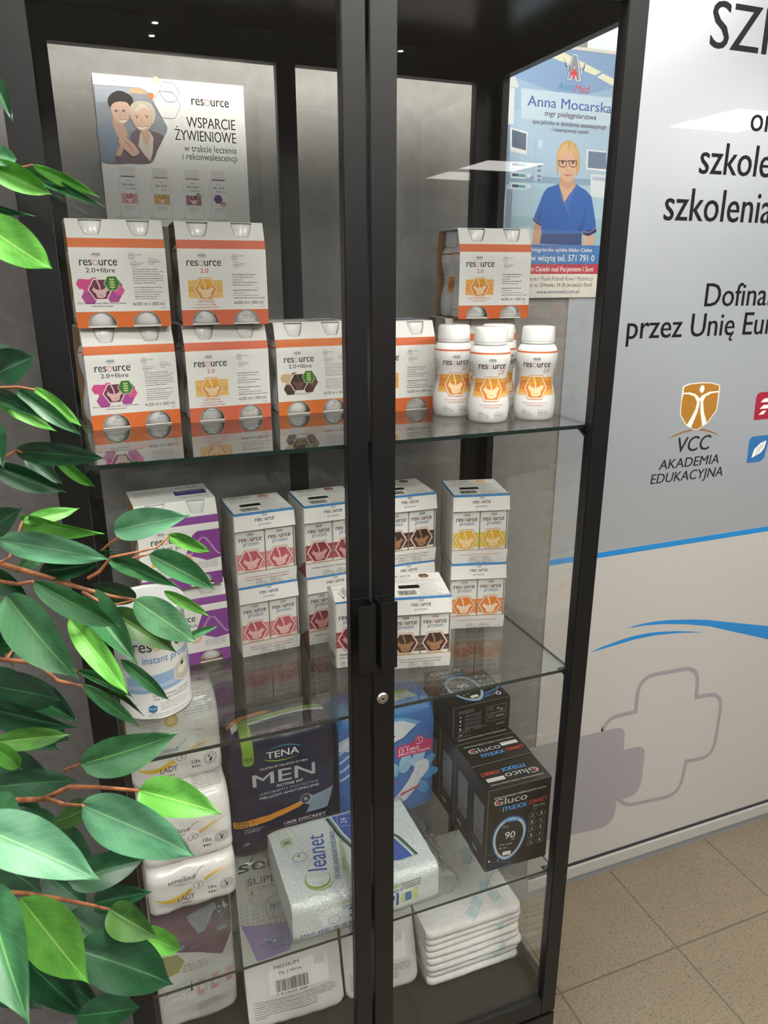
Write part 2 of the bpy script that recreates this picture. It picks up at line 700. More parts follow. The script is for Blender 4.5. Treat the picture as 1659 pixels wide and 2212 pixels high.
for k in range(3):
    A.poly([c5(1500 + 34 * k, 1168 - 40 * k), c5(1530 + 30 * k, 1070 - 30 * k), c5(1536 + 30 * k, 1070 - 30 * k), c5(1508 + 34 * k, 1160 - 40 * k)], BLP, 3)
let = MB().art(A, wallfn).build('printed_lettering', wall_r)
# skirting
ZS = on_y(1440, 1818, YW).z
structure(MB().box(XPAN, XR, YW - .010, YW, 0, ZS, P('8c9093', .5)).build('baseboard_right'))
structure(MB().box(XPAN, XR, YW - .016, YW, ZS, ZPAN0 - .008, P('b8b7b2', .4)).build('trim_1'))
structure(MB().box(XPAN, XR, YW - .008, YW, ZPAN0 - .008, ZPAN0, P('2a2730', .5)).build('trim_2'))
structure(MB().box(XL, XPAN, YW - .012, YW, 0, .08, P('8c9093', .5)).build('baseboard_back'))

# ceiling lights, with added fill panels among them
m_led, nt, b_ = newmat('led_panel')
b_.inputs['Base Color'].default_value = (1, 1, 1, 1)
b_.inputs['Emission Color'].default_value = (1, .965, .90, 1)
b_.inputs['Emission Strength'].default_value = PANEL_E
LFAC = [1.7, 1, .45, 1, 1, 1.6, .3]
b_.inputs['Emission Strength'].default_value = PANEL_E
LSPEC = [(0.45, -.14, 'straight above the cabinet'), (0.35, -1.75, 'above and behind the camera, added as fill'), (1.95, -.42, 'above the printed partition'), (-1.1, -1.9, 'behind the camera to the left, added as fill'), (1.25, -1.35, 'behind the camera to the right, added as fill'),  # the three panels behind the camera are added to brighten the cabinet
         (4.15, -2.15, 'far to the right by the partition'), (3.75, -5.6, 'in the far row at the right')]
for i, (x, y, w) in enumerate(LSPEC):
    lab = 'square white ceiling light panel ' + w
    if i == 0:
        cl = thing('ceiling_light', lab, 'ceiling light', (x, y, ZC), 0, 'square ceiling lights')
        mb = MB()
        for a, b, c, d in ((-.31, .31, -.31, -.3), (-.31, .31, .3, .31), (-.31, -.3, -.3, .3), (.3, .31, -.3, .3)):
            mb.box(a, b, c, d, -.015, 0, P('eeeeee'))
        mb.build('frame', cl)
        m0 = m_led.copy()
        m0.node_tree.nodes['Principled BSDF'].inputs['Emission Strength'].default_value = PANEL_E * LFAC[0]
        dif = MB().box(-.3, .3, -.3, .3, -.010, -.001, m_led).build('diffuser', cl)
    else:
        r_ = dup(cl, (x, y, ZC), 0, lab)
        if LFAC[i] != 1:
            m2 = m_led.copy()
            m2.node_tree.nodes['Principled BSDF'].inputs['Emission Strength'].default_value = PANEL_E * LFAC[i]
            for ch in r_.children:
                if ch.name.startswith('diffuser'):
                    ch.data = ch.data.copy()
                    ch.data.materials[0] = m2
dif.data = dif.data.copy()
dif.data.materials[0] = m0
m_spot = m_led.copy()
m_spot.node_tree.nodes['Principled BSDF'].inputs['Emission Strength'].default_value = 90
for x, y, w in ((.43, -2.56, 'nearer of the two behind the camera'), (.43, -2.74, 'farther of the two behind the camera'), (1.5, -2.57, 'to the right behind the camera')):
    t = thing('ceiling_spotlight', 'tiny round ceiling spotlight, ' + w, 'spotlight', (x, y, ZC), 0, 'tiny round ceiling spotlights')
    MB().lathe([(.024, -.001), (.026, -.006), (.016, -.008), (.0145, -.003)], P('dddddd'), 24, cap0=False, cap1=False).build('bezel', t)
    MB().lathe([(.0145, -.0035), (.0145, -.002)], m_spot, 24).build('lens', t)
# ------------------------------------------------------------------ the cabinet
Z1, Z2, Z3, Z0 = 1.555, 1.120, .6805, .340
DB, DT = .327, 2.17
cab = thing('display_cabinet', 'tall black metal display cabinet with glass doors standing against the wall', 'cabinet', (.4, .2, 0))
CO = Vector((.4, .2, 0))


def cpart(mb, name, parent=None, smooth=None):
    mb.v = [(x - CO.x, y - CO.y, z) for x, y, z in mb.v]
    return mb.build(name, parent or cab, smooth)


cpart(MB().box(.0, .8, .0, .41, .0, DB - .006, M_BLACK, .002), 'plinth')
mb = MB().box(.0, .8, .02, .41, DB, Z0, M_BLACK, .001)
mb.box(.02, .524, .03, .385, Z0, Z0 + .0005, P('1a1919', .5))
mb.box(.528, .78, .03, .385, Z0, Z0 + .0005, P('1a1919', .5))
cpart(mb, 'bottom_panel')
cpart(MB().box(.0, .8, .0 + .02, .41, 2.15, 2.19, M_BLACK_IN, .001), 'top_panel')
for x0, x1, xg in ((0, .015, .006), (.785, .8, .793)):
    mb = MB()
    mb.box(x0, x1, .020, .046, Z0, 2.15, M_BLACK, .001)
    mb.box(x0, x1, .362, .41, Z0, 2.15, M_BLACK, .001)
    mb.box(x0, x1, .046, .362, Z0, .372, M_BLACK)
    mb.box(x0, x1, .046, .362, 2.112, 2.15, M_BLACK)
    f_ = cpart(mb, 'side_frame')
    cpart(MB().box(xg - .002, xg + .002, .044, .364, .37, 2.114, M_GLASS), 'side_pane', f_)
mb = MB()
for x0, x1 in ((.015, .0454), (.3842, .4158), (.7476, .785)):
    mb.box(x0, x1, .388, .408, Z0, 2.15, M_BLACK, .001)
for x0, x1 in ((.0454, .3842), (.4158, .7476)):
    mb.box(x0, x1, .388, .408, Z0, .372, M_BLACK)
    mb.box(x0, x1, .388, .408, 2.105, 2.15, M_BLACK)
f_ = cpart(mb, 'back_frame')
for x0, x1 in ((.044, .386), (.414, .749)):
    cpart(MB().box(x0, x1, .396, .400, .37, 2.107, M_GLASS), 'back_pane', f_)
for z in (Z1, Z2, Z3):
    mb = MB()
    x0, x1, y0, y1, t = .018, .782, .024, .384, .006
    v = [(x0, y0, z - t), (x1, y0, z - t), (x1, y1, z - t), (x0, y1, z - t), (x0, y0, z), (x1, y0, z), (x1, y1, z), (x0, y1, z)]
    mb.add(v, [(4, 5, 6, 7), (0, 3, 2, 1)], M_SHELF)
    mb.add(v, [(0, 1, 5, 4), (1, 2, 6, 5), (2, 3, 7, 6), (3, 0, 4, 7)], M_EDGE)
    sh = cpart(mb, 'glass_shelf')
    for bx in (.018, .782):
        for by in (.036, .37):
            s_ = -1 if bx > .4 else 1
            cpart(MB().add([(bx, by - .004, z - t), (bx, by + .004, z - t), (bx, by + .004, z - t - .018), (bx, by - .004, z - t - .018), (bx + s_ * .018, by - .004, z - t), (bx + s_ * .018, by + .004, z - t)],
                            [(0, 1, 2, 3), (0, 3, 4), (1, 5, 2), (0, 4, 5, 1), (3, 2, 5, 4)], M_BLACK), 'shelf_bracket', sh)
for k, (x0, x1, xi0, xi1) in enumerate(((.001, .3975, .034, .3675), (.4025, .799, .438, .766))):
    mb = MB()
    mb.box(x0, xi0, 0, .018, DB + .002, DT, M_BLACK, .0012)
    mb.box(xi1, x1, 0, .018, DB + .002, DT, M_BLACK, .0012)
    mb.box(xi0, xi1, 0, .018, DB + .002, .371, M_BLACK, .0012)
    mb.box(xi0, xi1, 0, .018, 2.125, DT, M_BLACK, .0012)
    d_ = cpart(mb, 'door')
    d_['label'] = ('left' if k == 0 else 'right') + ' glass door of the cabinet'
    cpart(MB().box(xi0 - .003, xi1 + .003, .008, .012, .369, 2.127, M_GLASS), 'door_pane', d_)
    # bent sheet handle: plate, bridge at the centre side, grip plate towards the viewer
    hz0, hz1 = (1.222, 1.330)
    mb = MB()
    if k == 0:
        mb.box(.370, .396, -.0025, 0, hz0, hz1, M_BLACK, .0008)
        mb.box(.3935, .396, -.028, 0, hz0, hz1, M_BLACK, .0008)
        mb.box(.370, .396, -.0305, -.028, hz0, hz1, M_BLACK, .0008)
    else:
        mb.box(.404, .430, -.0025, 0, hz0, hz1, M_BLACK, .0008)
        mb.box(.404, .4065, -.028, 0, hz0, hz1, M_BLACK, .0008)
        mb.box(.404, .430, -.0305, -.028, hz0, hz1, M_BLACK, .0008)
    cpart(mb, 'handle', d_)
    if k == 1:
        mb = MB()
        n = 36

        def disc(r0, y0, r1, y1, mat):
            v = [(.4175 + r * math.cos(2 * PI * i / n), y, 1.155 + r * math.sin(2 * PI * i / n)) for r, y in ((r0, y0), (r1, y1)) for i in range(n)]
            f = [(i, (i + 1) % n, n + (i + 1) % n, n + i) for i in range(n)]
            mb.add(v, f, mat)
        disc(.0097, 0, .0097, -.0015, M_CHROME)
        disc(.0097, -.0015, .0078, -.0035, M_CHROME)
        disc(.0078, -.0035, .0060, -.0028, M_CHROME)
        disc(.0060, -.0028, .0056, -.0022, P('6d6a66', .4, 1))
        disc(.0056, -.0022, .0052, -.003, M_CHROME)
        disc(.0052, -.003, .0001, -.003, M_CHROME)
        mb.box(.4145, .4195, -.0034, -.0031, 1.1545, 1.1556, M_DARK)
        mb.box(.4165, .4195, -.0034, -.0031, 1.1535, 1.1560, M_DARK)
        cpart(mb, 'lock', d_, 40)

# ------------------------------------------------------------------ prints shared by the packs
NAVY = '20243a'
TXTG = '55555a'


def logo_resource(A, cx, y, w, mat=INK, hexm='e0762a', lift=2, fill=None):
    """the word with a hexagon for its o; y is the baseline, w the full width"""
    b = .018
    l, r = text_mesh('res'), text_mesh('urce')
    wl, wr = l[3] - l[2], r[3] - r[2]
    tot = wl + wr + .66
    s = w / tot
    x = cx - w / 2
    cap = s * .82
    A.text('res', x, y, cap, mat, w=wl * s, lift=lift, bold=b)
    hx = x + wl * s + .33 * s
    hy = y + .25 * cap / .682 * .9
    A.ring(hexa(hx, hy, .25 * s, 0, 1.08), .05 * s, hexm, lift)
    if fill:
        A.poly(hexa(hx, hy, .22 * s), fill, lift - .5)
    A.text('urce', x + (wl + .66) * s, y, cap, mat, w=wr * s, lift=lift, bold=b)
    A.ring([(x + w + .06 * s + .05 * s * math.cos(t), y + .56 * s + .05 * s * math.sin(t)) for t in [2 * PI * i / 10 for i in range(10)]], .018 * s, mat, lift)


def nestle(A, cx, y, h, mat=NAVY, sub=True, sub_m='7a86a8'):
    w = h * 3.5
    A.text('Nestlé', cx - w * .32, y, h, mat, w=w * .86, bold=.02)
    A.rect(cx - w * .30, y + h * 1.0, cx + w * .48, y + h * 1.12, mat, 2)
    for k in range(3):
        A.circ(cx - w * .48 + k * h * .22, y + h * (.1 + .28 * k), h * .2, '6f86ad', 2, ry=h * .11, n=10)
    A.circ(cx - w * .62, y + h * .25, h * .1, '6f86ad', 2, n=8)
    if sub:
        A.text('HealthScience', cx - w * .3, y - h * .62, h * .42, sub_m, w=w * .72)


def splash(A, cx, cy, r, bg, milk, ring='f6e9df', lift=3, ring2=None, bg2=None):
    """hexagon window with a pour and a crown of splashed milk"""
    A.poly(hexa(cx, cy, r * 1.06), ring, lift)
    if ring2:
        A.ring(hexa(cx, cy, r * 1.12), r * .045, ring2, lift + .5)
    A.poly(hexa(cx, cy, r * .96), bg, lift + 1)
    if bg2:
        A.poly([(cx - r * .9, cy + r * .12), (cx - r * .5, cy + r * .8), (cx + r * .5, cy + r * .8), (cx + r * .9, cy + r * .12), (cx + r * .4, cy + r * .3), (cx - r * .3, cy + r * .2)], bg2, lift + 1.3)
    pts = [(-.74, .04), (-.60, .06), (-.52, .24), (-.42, .03), (-.2, -.04), (.05, -.08), (.25, .0), (.40, .06), (.50, .26), (.58, .08), (.78, .14), (.66, -.10), (.50, -.26), (.44, -.44), (.46, -.60), (.1, -.76), (-.3, -.72), (-.36, -.52), (-.40, -.38), (-.58, -.22)]
    A.poly([(cx + a * r, cy + b * r) for a, b in pts], milk, lift + 2)
    A.poly([(cx - .30 * r, cy + .8 * r), (cx - .14 * r, cy + .8 * r), (cx + .03 * r, cy + .3 * r), (cx + .07 * r, cy - .1 * r), (cx - .05 * r, cy - .1 * r), (cx - .10 * r, cy + .3 * r)], milk, lift + 2.2)
    A.poly([(cx - .30 * r, cy - .46 * r), (cx + .1 * r, cy - .50 * r), (cx + .34 * r, cy - .44 * r), (cx + .1 * r, cy - .54 * r)], bg2 or bg, lift + 2.6)
    for a, b, q in ((-.62, .30, .04), (.60, .38, .035)):
        A.circ(cx + a * r, cy + b * r, q * r, milk, lift + 2, n=8)


def badge(A, cx, cy, r, t1, t2='', t3=(), mat='4a4c58', side=1):
    A.ring(hexa(cx, cy, r), r * .09, mat, 2)
    A.text(t1, cx, cy + (-.05 if t2 else -.25) * r, r * .5, mat, w=r * 1.25, al='c')
    if t2:
        A.text(t2, cx, cy - .55 * r, r * .3, mat, w=r * .8, al='c')
    for i, t in enumerate(t3):
        A.text(t, cx + r * 1.25 * side, cy + r * (.25 - .55 * i), r * .34, mat, al='l')


def barcode(A, x, y, w, h, mat='1b1b1f', lift=2, seed=1, digits=True):
    rnd = random.Random(seed)
    xx = x
    while xx < x + w:
        b = w * rnd.choice((.008, .012, .02))
        A.rect(xx, y, min(xx + b, x + w), y + h, mat, lift)
        xx += b + w * rnd.choice((.01, .014, .022))
    if digits:
        A.text('7 613035 448', x, y - h * .28, h * .18, mat, w=w * .95)


FINE = ['Alimento para usos médicos especiales.', 'Dieta completa hipercalórica y proteica con fibra', 'Alimento para fins medicinais específicos.',
        'Dieta completa hipercalórica e proteica com fibra', 'Żywność specjalnego przeznaczenia medycznego.', 'Kompletny pod względem odżywczym produkt wysoko-',
        'energetyczny z dodatkiem błonnika', '', 'Consumir preferentemente antes del/nº lote:', 'Ver parte superior del envase.', 'Consumir de preferência antes de/nº do lote:',
        'Impresso na parte superior da embalagem.', 'Najlepiej spożyć przed/Numer partii:', 'informacja na wierzchu opakowania.']
FINE2 = ['Żywność specjalnego przeznaczenia medycznego.', 'Kompletny pod względem odżywczym produkt', 'wysokoenergetyczny.', 'Aliment destinat unor scopuri medicale speciale.',
         'Dietă lichidă completă, hipercalorică.', '', 'Najlepiej spożyć przed/Numer partii: informacja', 'na wierzchu opakowania.', 'Nr.lot / Produs la data de (MAN) / A se consuma de', 'preferință înainte de (EXP): vezi în partea de sus a ambalajului.']


def fine(A, x, y, w, lines, step, mat=TXTG, bold_every=0, lift=2):
    m = max(len(l) for l in lines)
    for i, l in enumerate(lines):
        if l:
            b = bold_every and i % bold_every == 0
            A.text(l, x, y - i * step, step * .5, '2a2a30' if b else mat, w=w * min(1, (len(l) + 2) / m), bold=.015 if b else 0, lift=lift)


FLAV = {
    'berry': dict(band='e0702a', name='2.0+fibre', nm=NAVY, fib=True, c=('b04a97', 'd94b8d', '8c2f72', 'e05a98'), bg='6e2747', milk='e3bdb8',
                  l=['Sabor Frutas del Bosque | Sabor Frutos do Bosque', 'Smak Owoców leśnych'], lm='5a2a50'),
    'coffee': dict(band='dd7428', name='2.0+fibre', nm=NAVY, fib=True, c=('4b2c24', 'd0b184', '3b2220', '6b4a30'), bg='30211d', milk='6b4c3a',
                   l=['Sabor Café | Smak Kawowy'], lm='4a2c20'),
    'mango': dict(band='dc6b47', name='2.0', nm='cf5b3c', fib=False, st=('f0c46a', 'eab456'), bg='e29a4a', bg2='eab23f', milk='f4d8ae',
                  l=['Smak ananas-mango', 'Aromă Ananas - Mango', 'Со вкусом ананаса и манго'], lm='c9573c'),
    'apricot': dict(band='d9682f', name='2.0', nm='cf5b3c', fib=False, st=('eeaa50', 'ea9c42'), bg='d9852f', bg2='dd9a28', milk='f3d3a6',
                    l=['Smak morelowy | Aromă Caise', 'Со вкусом абрикоса'], lm='cf6a30'),
}


def wheat(A, cx, cy, r, lift=8):
    A.poly(hexa(cx, cy, r * 1.08), 'dfe9c4', lift)
    A.poly(hexa(cx, cy, r), '3e7a34', lift + 1)
    for i in range(4):
        for sg in (-1, 1):
            x, y = cx + sg * r * .2, cy - r * .55 + i * r * .32
            A.poly([(cx, y - r * .05), (x + sg * r * .12, y + r * .02), (x + sg * r * .1, y + r * .2), (cx + sg * r * .04, y + r * .12)], 'cfe08a', lift + 2)
    A.rect(cx - r * .02, cy - r * .75, cx + r * .02, cy + r * .6, 'cfe08a', lift + 2)


PW, PH, PD = .133, .1505, .126


def pack_front(kind):
    W, H = PW, PH
    A = Art()
    F = FLAV[kind]
    # cutouts: the caps at the top, the bottle feet at the bottom
    holes = []
    for cx in (.252 * W, .748 * W):
        top = [(cx - .120 * W, H - .001), (cx - .112 * W, H * .955), (cx - .085 * W, H * .885), (cx - .065 * W, H * .858), (cx + .065 * W, H * .858), (cx + .085 * W, H * .885), (cx + .112 * W, H * .955), (cx + .120 * W, H - .001)]
        holes.append(top[::-1])
    for cx in (.262 * W, .738 * W):
        holes.append([(cx + .148 * W * math.cos(t), .003 + H * .128 * math.sin(t) ** .9) for t in [PI * i / 12 for i in range(13)]])
    A.poly([(0, 0), (W, 0), (W, H), (0, H)], 'efeeea', 0, holes)
    # bands are drawn around the holes
    A.rect(0, H * .742, W, H * .825, F['band'], 1)
    cxs = (.262 * W, .738 * W)
    outer = [(0, 0)]
    for cx in cxs:
        outer += [(cx + .149 * W * math.cos(t), H * .0 + max(0, .003 + H * .130 * math.sin(t) ** .9) * (1 if 0 < t < PI else 0)) for t in [PI - PI * i / 12 for i in range(13)]]
    outer += [(W, 0), (W, H * .152), (0, H * .152)]
    A.poly(outer, F['band'], 1)
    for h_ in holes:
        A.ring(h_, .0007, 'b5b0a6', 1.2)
    nestle(A, .265 * W, .668 * H, .019 * H * 1.15)
    logo_resource(A, .285 * W, .578 * H, .385 * W)
    if F['fib']:
        A.text(F['name'], .30 * W, .515 * H, .042 * H, F['nm'], w=.30 * W, al='c', bold=.004)
        cy = .36 * H
        c = F['c']
        for dx, dy, r, m in ((-.185, .05, .06, c[1]), (-.13, .035, .075, c[1]), (-.12, -.07, .085, c[0]), (.13, -.055, .085, c[0]), (.19, -.01, .06, c[3]), (.17, .04, .06, c[2]), (-.06, .07, .05, c[3])):
            A.poly(hexa(.28 * W + dx * W, cy + dy * H, r * W), m, 1 + abs(dx) * 3)
        splash(A, .275 * W, cy, .12 * W, F['bg'], F['milk'], lift=3)
        wheat(A, .405 * W, cy + .055 * H, .083 * W)
    else:
        A.text(F['name'], .285 * W, .512 * H, .042 * H, F['nm'], w=.09 * W, al='c', bold=.004)
        cy = .355 * H
        A.rect(.09 * W, cy - .085 * H, .48 * W, cy + .085 * H, F['st'][0], 1)
        A.rect(.10 * W, cy - .03 * H, .475 * W, cy + .03 * H, F['st'][1], 1.3)
        for k in range(4):
            A.ring([(.10 * W, cy + (-.07 + .035 * k) * H), (.3 * W, cy + (-.06 + .035 * k) * H), (.47 * W, cy + (-.03 + .03 * k) * H)], .0005, 'f5d9a0', 1.6, closed=False)
        splash(A, .285 * W, cy, .128 * W, F['bg'], F['milk'], 'f8e6cf', ring2='e39a55', bg2=F['bg2'])
    for i, l in enumerate(F['l']):
        A.text(l, .28 * W, (.225 - .027 * i) * H, .0135 * H, F['lm'], al='c', w=min(.5, .0117 * len(l)) * W, bold=.02)
    badge(A, .635 * W, .665 * H, .035 * W, '400', 'kcal', ['2,0 kcal/ml'])
    badge(A, .650 * W, .590 * H, .035 * W, '18g', '', ['Proteínas', 'Białka'])
    if F['fib']:
        badge(A, .845 * W, .618 * H, .035 * W, '5g', '', ['Fibra', 'Błonnika'])
        fine(A, .63 * W, .540 * H, .33 * W, FINE, .0212 * H, bold_every=2)
    else:
        fine(A, .60 * W, .49 * H, .37 * W, FINE2, .0255 * H, bold_every=3)
    A.text('4x200 ml ℮ (800 ml)', .60 * W, .205 * H, .031 * H, '3a3a40', w=.345 * W)
    A.text('*/200 ml', .90 * W, .172 * H, .012 * H, TXTG)
    return A


def lean(v, H=PH, L=.0155):
    t = max(0, (v / H - .66) / .34)
    return L * t * t * (1.4 - .4 * t)


BPROF = [(.0255, 0), (.0295, .0012), (.0318, .005), (.0328, .012), (.0331, .022), (.0326, .033), (.0302, .045), (.0276, .056), (.0269, .063), (.0280, .074), (.0308, .085), (.0325, .096),
         (.0326, .104), (.0312, .112), (.0282, .1175), (.0245, .1205), (.0235, .1215)]
CPROF = [(.0250, .1210), (.0262, .1216), (.0262, .1245), (.0256, .1250), (.0262, .1255), (.0252, .1452), (.0244, .1468), (.022, .1474)]


def bprof(z):
    for (r0, z0), (r1, z1) in zip(BPROF, BPROF[1:]):
        if z0 <= z <= z1:
            return r0 + (r1 - r0) * (z - z0) / (z1 - z0)
    return BPROF[-1][0]


def bottle_art(rot=0, full=True, kind='apricot'):
    A = Art()
    F = FLAV[kind]
    Rm = .0315
    band = F['band']
    A.rect(-PI * Rm, .1075, PI * Rm, .1100, band, 1)
    if full:
        nestle(A, -.001, .0970, .0033)
        logo_resource(A, .000, .0855, .045)
        if F['fib']:
            A.text('2.0+fibre', .004, .079, .005, NAVY, w=.024, al='c')
        else:
            A.text('2.0', .0215, .0770, .0062, F['nm'], w=.0105, al='r', it=.15)
        cy = .0575
        if F['fib']:
            for dx, dy, r, m in ((-.018, .003, .008, F['c'][1]), (-.013, -.008, .009, F['c'][0]), (.014, -.008, .009, F['c'][0]), (.02, .002, .007, F['c'][3])):
                A.poly(hexa(dx, cy + dy, r), m, 1.5)
        else:
            A.rect(-.034, cy - .0165, .036, cy + .0125, F['st'][0], 1)
            A.rect(-.034, cy - .008, .036, cy + .006, F['bg'], 1.3)
            A.rect(-.034, cy - .0165, .036, cy - .013, 'f0c27a', 1.4)
        splash(A, .0, cy - .0035, .0195, F['bg'], F['milk'], 'f6e6d4', ring2='d98e52', bg2=F.get('bg2'))
        if F['fib']:
            wheat(A, .013, cy + .008, .008)
        for i, l in enumerate(F['l'][:2]):
            A.text(l, .001, .0285 - .0040 * i, .0022, F['lm'], w=.00140 * min(len(l), 30), al='c', bold=.01)
        badge(A, -.016, .0135, .0048, '400', 'kcal', ['2,0', 'kcal/ml', 'ккал/мл'])
        badge(A, .010, .0135, .0048, '18g', '', ['Białka', 'Proteine', 'Белка'])
    # reverse side: instructions and a bar code
    for k in range(2):
        x0 = -.098 * .85 + .028 if k == 0 else .036
        fine(A, x0, .092, .026, FINE[:12], .0033)
    for k in range(9):
        A.rect(.066, .020 + .0021 * k, .080, .0212 + .0021 * k, '25305a', 2)
    A.text('200 ml | мл ℮', .040, .012, .003, '3a3a40')
    A.text('200 ml | мл ℮', -.062, .014, .003, '3a3a40')
    fine(A, -.066, .0105, .03, ['Société des Produits Nestlé S.A.', '1800 Vevey, Switzerland'], .0028)
    return A


def bottle_meshes():
    pass


_BM = {}


def bottle(parent_or_none, kind, cx, cy, turn, name='bottle', root=None):
    """body mesh (with its printed sleeve) and a screw cap"""
    if kind not in _BM:
        mb = MB().lathe(BPROF, M_WHITE, 48, cap1=False)
        a = bottle_art(kind=kind)

        def fn(u, v, h):
            t = u / .0315 - PI / 2
            r = bprof(v) + h + .00012
            return (r * math.cos(t), r * math.sin(t), v)
        mb.art(a, fn, frng(-.099, .099, .0042), [z for _, z in BPROF[1:-1]] + [.0089, .0275, .039, .050, .060, .069, .080, .090], LIFT * .8)
        body = mb.build('bottle_body', None, 40)
        mc = MB()
        n = 72
        v, f = [], []
        for r, z in CPROF:
            for i in range(n):
                q = r + (.0004 if (i % 2 and .1258 > z > .125 or i % 2 and z > .1255 and z < .146) else 0)
                v.append((q * math.cos(2 * PI * i / n), q * math.sin(2 * PI * i / n), z))
        for k in range(len(CPROF) - 1):
            for i in range(n):
                j = (i + 1) % n
                f.append((k * n + i, k * n + j, (k + 1) * n + j, (k + 1) * n + i))
        f.append(tuple((len(CPROF) - 1) * n + i for i in range(n)))
        mc.add(v, f, M_WHITE)
        capo = mc.build('cap', None, 50)
        _BM[kind] = (body.data, capo.data)
        bpy.data.objects.remove(body)
        bpy.data.objects.remove(capo)
    bd, cd = _BM[kind]
    if root is None:
        b = bpy.data.objects.new(name, bd)
        COL.objects.link(b)
        b.parent = parent_or_none
        b.location = (cx, cy, .0008)
        b.rotation_euler = (0, 0, turn)
        c = bpy.data.objects.new('cap', cd)
        COL.objects.link(c)
        c.parent = b
        return b
    b = bpy.data.objects.new('bottle_body', bd)
    COL.objects.link(b)
    b.parent = root
    c = bpy.data.objects.new('cap', cd)
    COL.objects.link(c)
    c.parent = root
    return root


def sleeve_mesh(front, topart=None, band='e0702a'):
    """cardboard band round four bottles: front, top, back, floor; open at the sides"""
    W, H, D = PW, PH, PD
    mb = MB()
    cuts = [H * k for k in (.66, .69, .72, .78, .84, .90, .95)]
    mb.art(front, lambda u, v, h: (u - W / 2, lean(v) - h, v), (), cuts)
    # kraft inside and the back panel
    back = Art()
    back.poly([(0, 0), (W, 0), (W, H), (0, H)], 'efeeea', 0)
    back.rect(0, H * .742, W, H * .825, band, 1)
    back.rect(0, 0, W, H * .152, band, 1)
    mb.art(back, lambda u, v, h: (W / 2 - u, D - lean(v) + h, v), (), cuts)
    for s in (0, 1):
        vs = [0, H * .66] + cuts[1:] + [H * .995]
        if s == 0:
            pass
        pts = []
        for v in vs:
            y = lean(v) + .0006 if s == 0 else D - lean(v) - .0006
            pts += [(-W / 2, y, v), (W / 2, y, v)]
        if s == 1:
            mb.add(pts, [(2 * i, 2 * i + 1, 2 * i + 3, 2 * i + 2) for i in range(len(vs) - 1)], M_KRAFT)
    L = lean(H)
    mb.box(-W / 2, W / 2, L, D - L, H - .0006, H, M_CARD)
    mb.box(-W / 2, W / 2, 0, D, 0, .0006, M_KRAFT)
    if topart:
        mb.art(topart, lambda u, v, h: (u - W / 2, L + v, H + h))
    return mb


def top_art(purple=False):
    A = Art()
    W, D = PW, PD - 2 * lean(PH)
    fine(A, .05 * W, .8 * D, .55 * W, FINE[:6], .06 * D)
    logo_resource(A, .75 * W, .80 * D, .28 * W)
    A.rrect(.55 * W, .35 * D, .95 * W, .62 * D, .002, '2c3580', 1)
    A.text('PRODUKT DOSTĘPNY', .75 * W, .5 * D, .05 * D, 'e8e8f4', w=.32 * W, al='c')
    A.text('4 x 200 ml ℮ = (800 ml)', .55 * W, .18 * D, .05 * D, w=.38 * W)
    return A


_SL = {}


def multipack(kind, label, loc, rz, turns=(0, 0, 0, 0), group='four-packs of drink bottles'):
    t = thing('bottle_multipack', label, 'bottle pack', loc, rz, group)
    if kind not in _SL:
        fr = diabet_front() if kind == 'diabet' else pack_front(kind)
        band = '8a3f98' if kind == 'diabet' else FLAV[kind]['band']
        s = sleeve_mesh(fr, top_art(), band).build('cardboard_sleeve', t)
        _SL[kind] = s.data
    else:
        s = bpy.data.objects.new('cardboard_sleeve', _SL[kind])
        COL.objects.link(s)
        s.parent = t
    bk = 'berry' if kind == 'diabet' else kind
    for i, (x, y) in enumerate(((-.0332, .0350), (.0332, .0350), (-.0332, .0912), (.0332, .0912))):
        bottle(t, bk, x, y, turns[i])
    return t


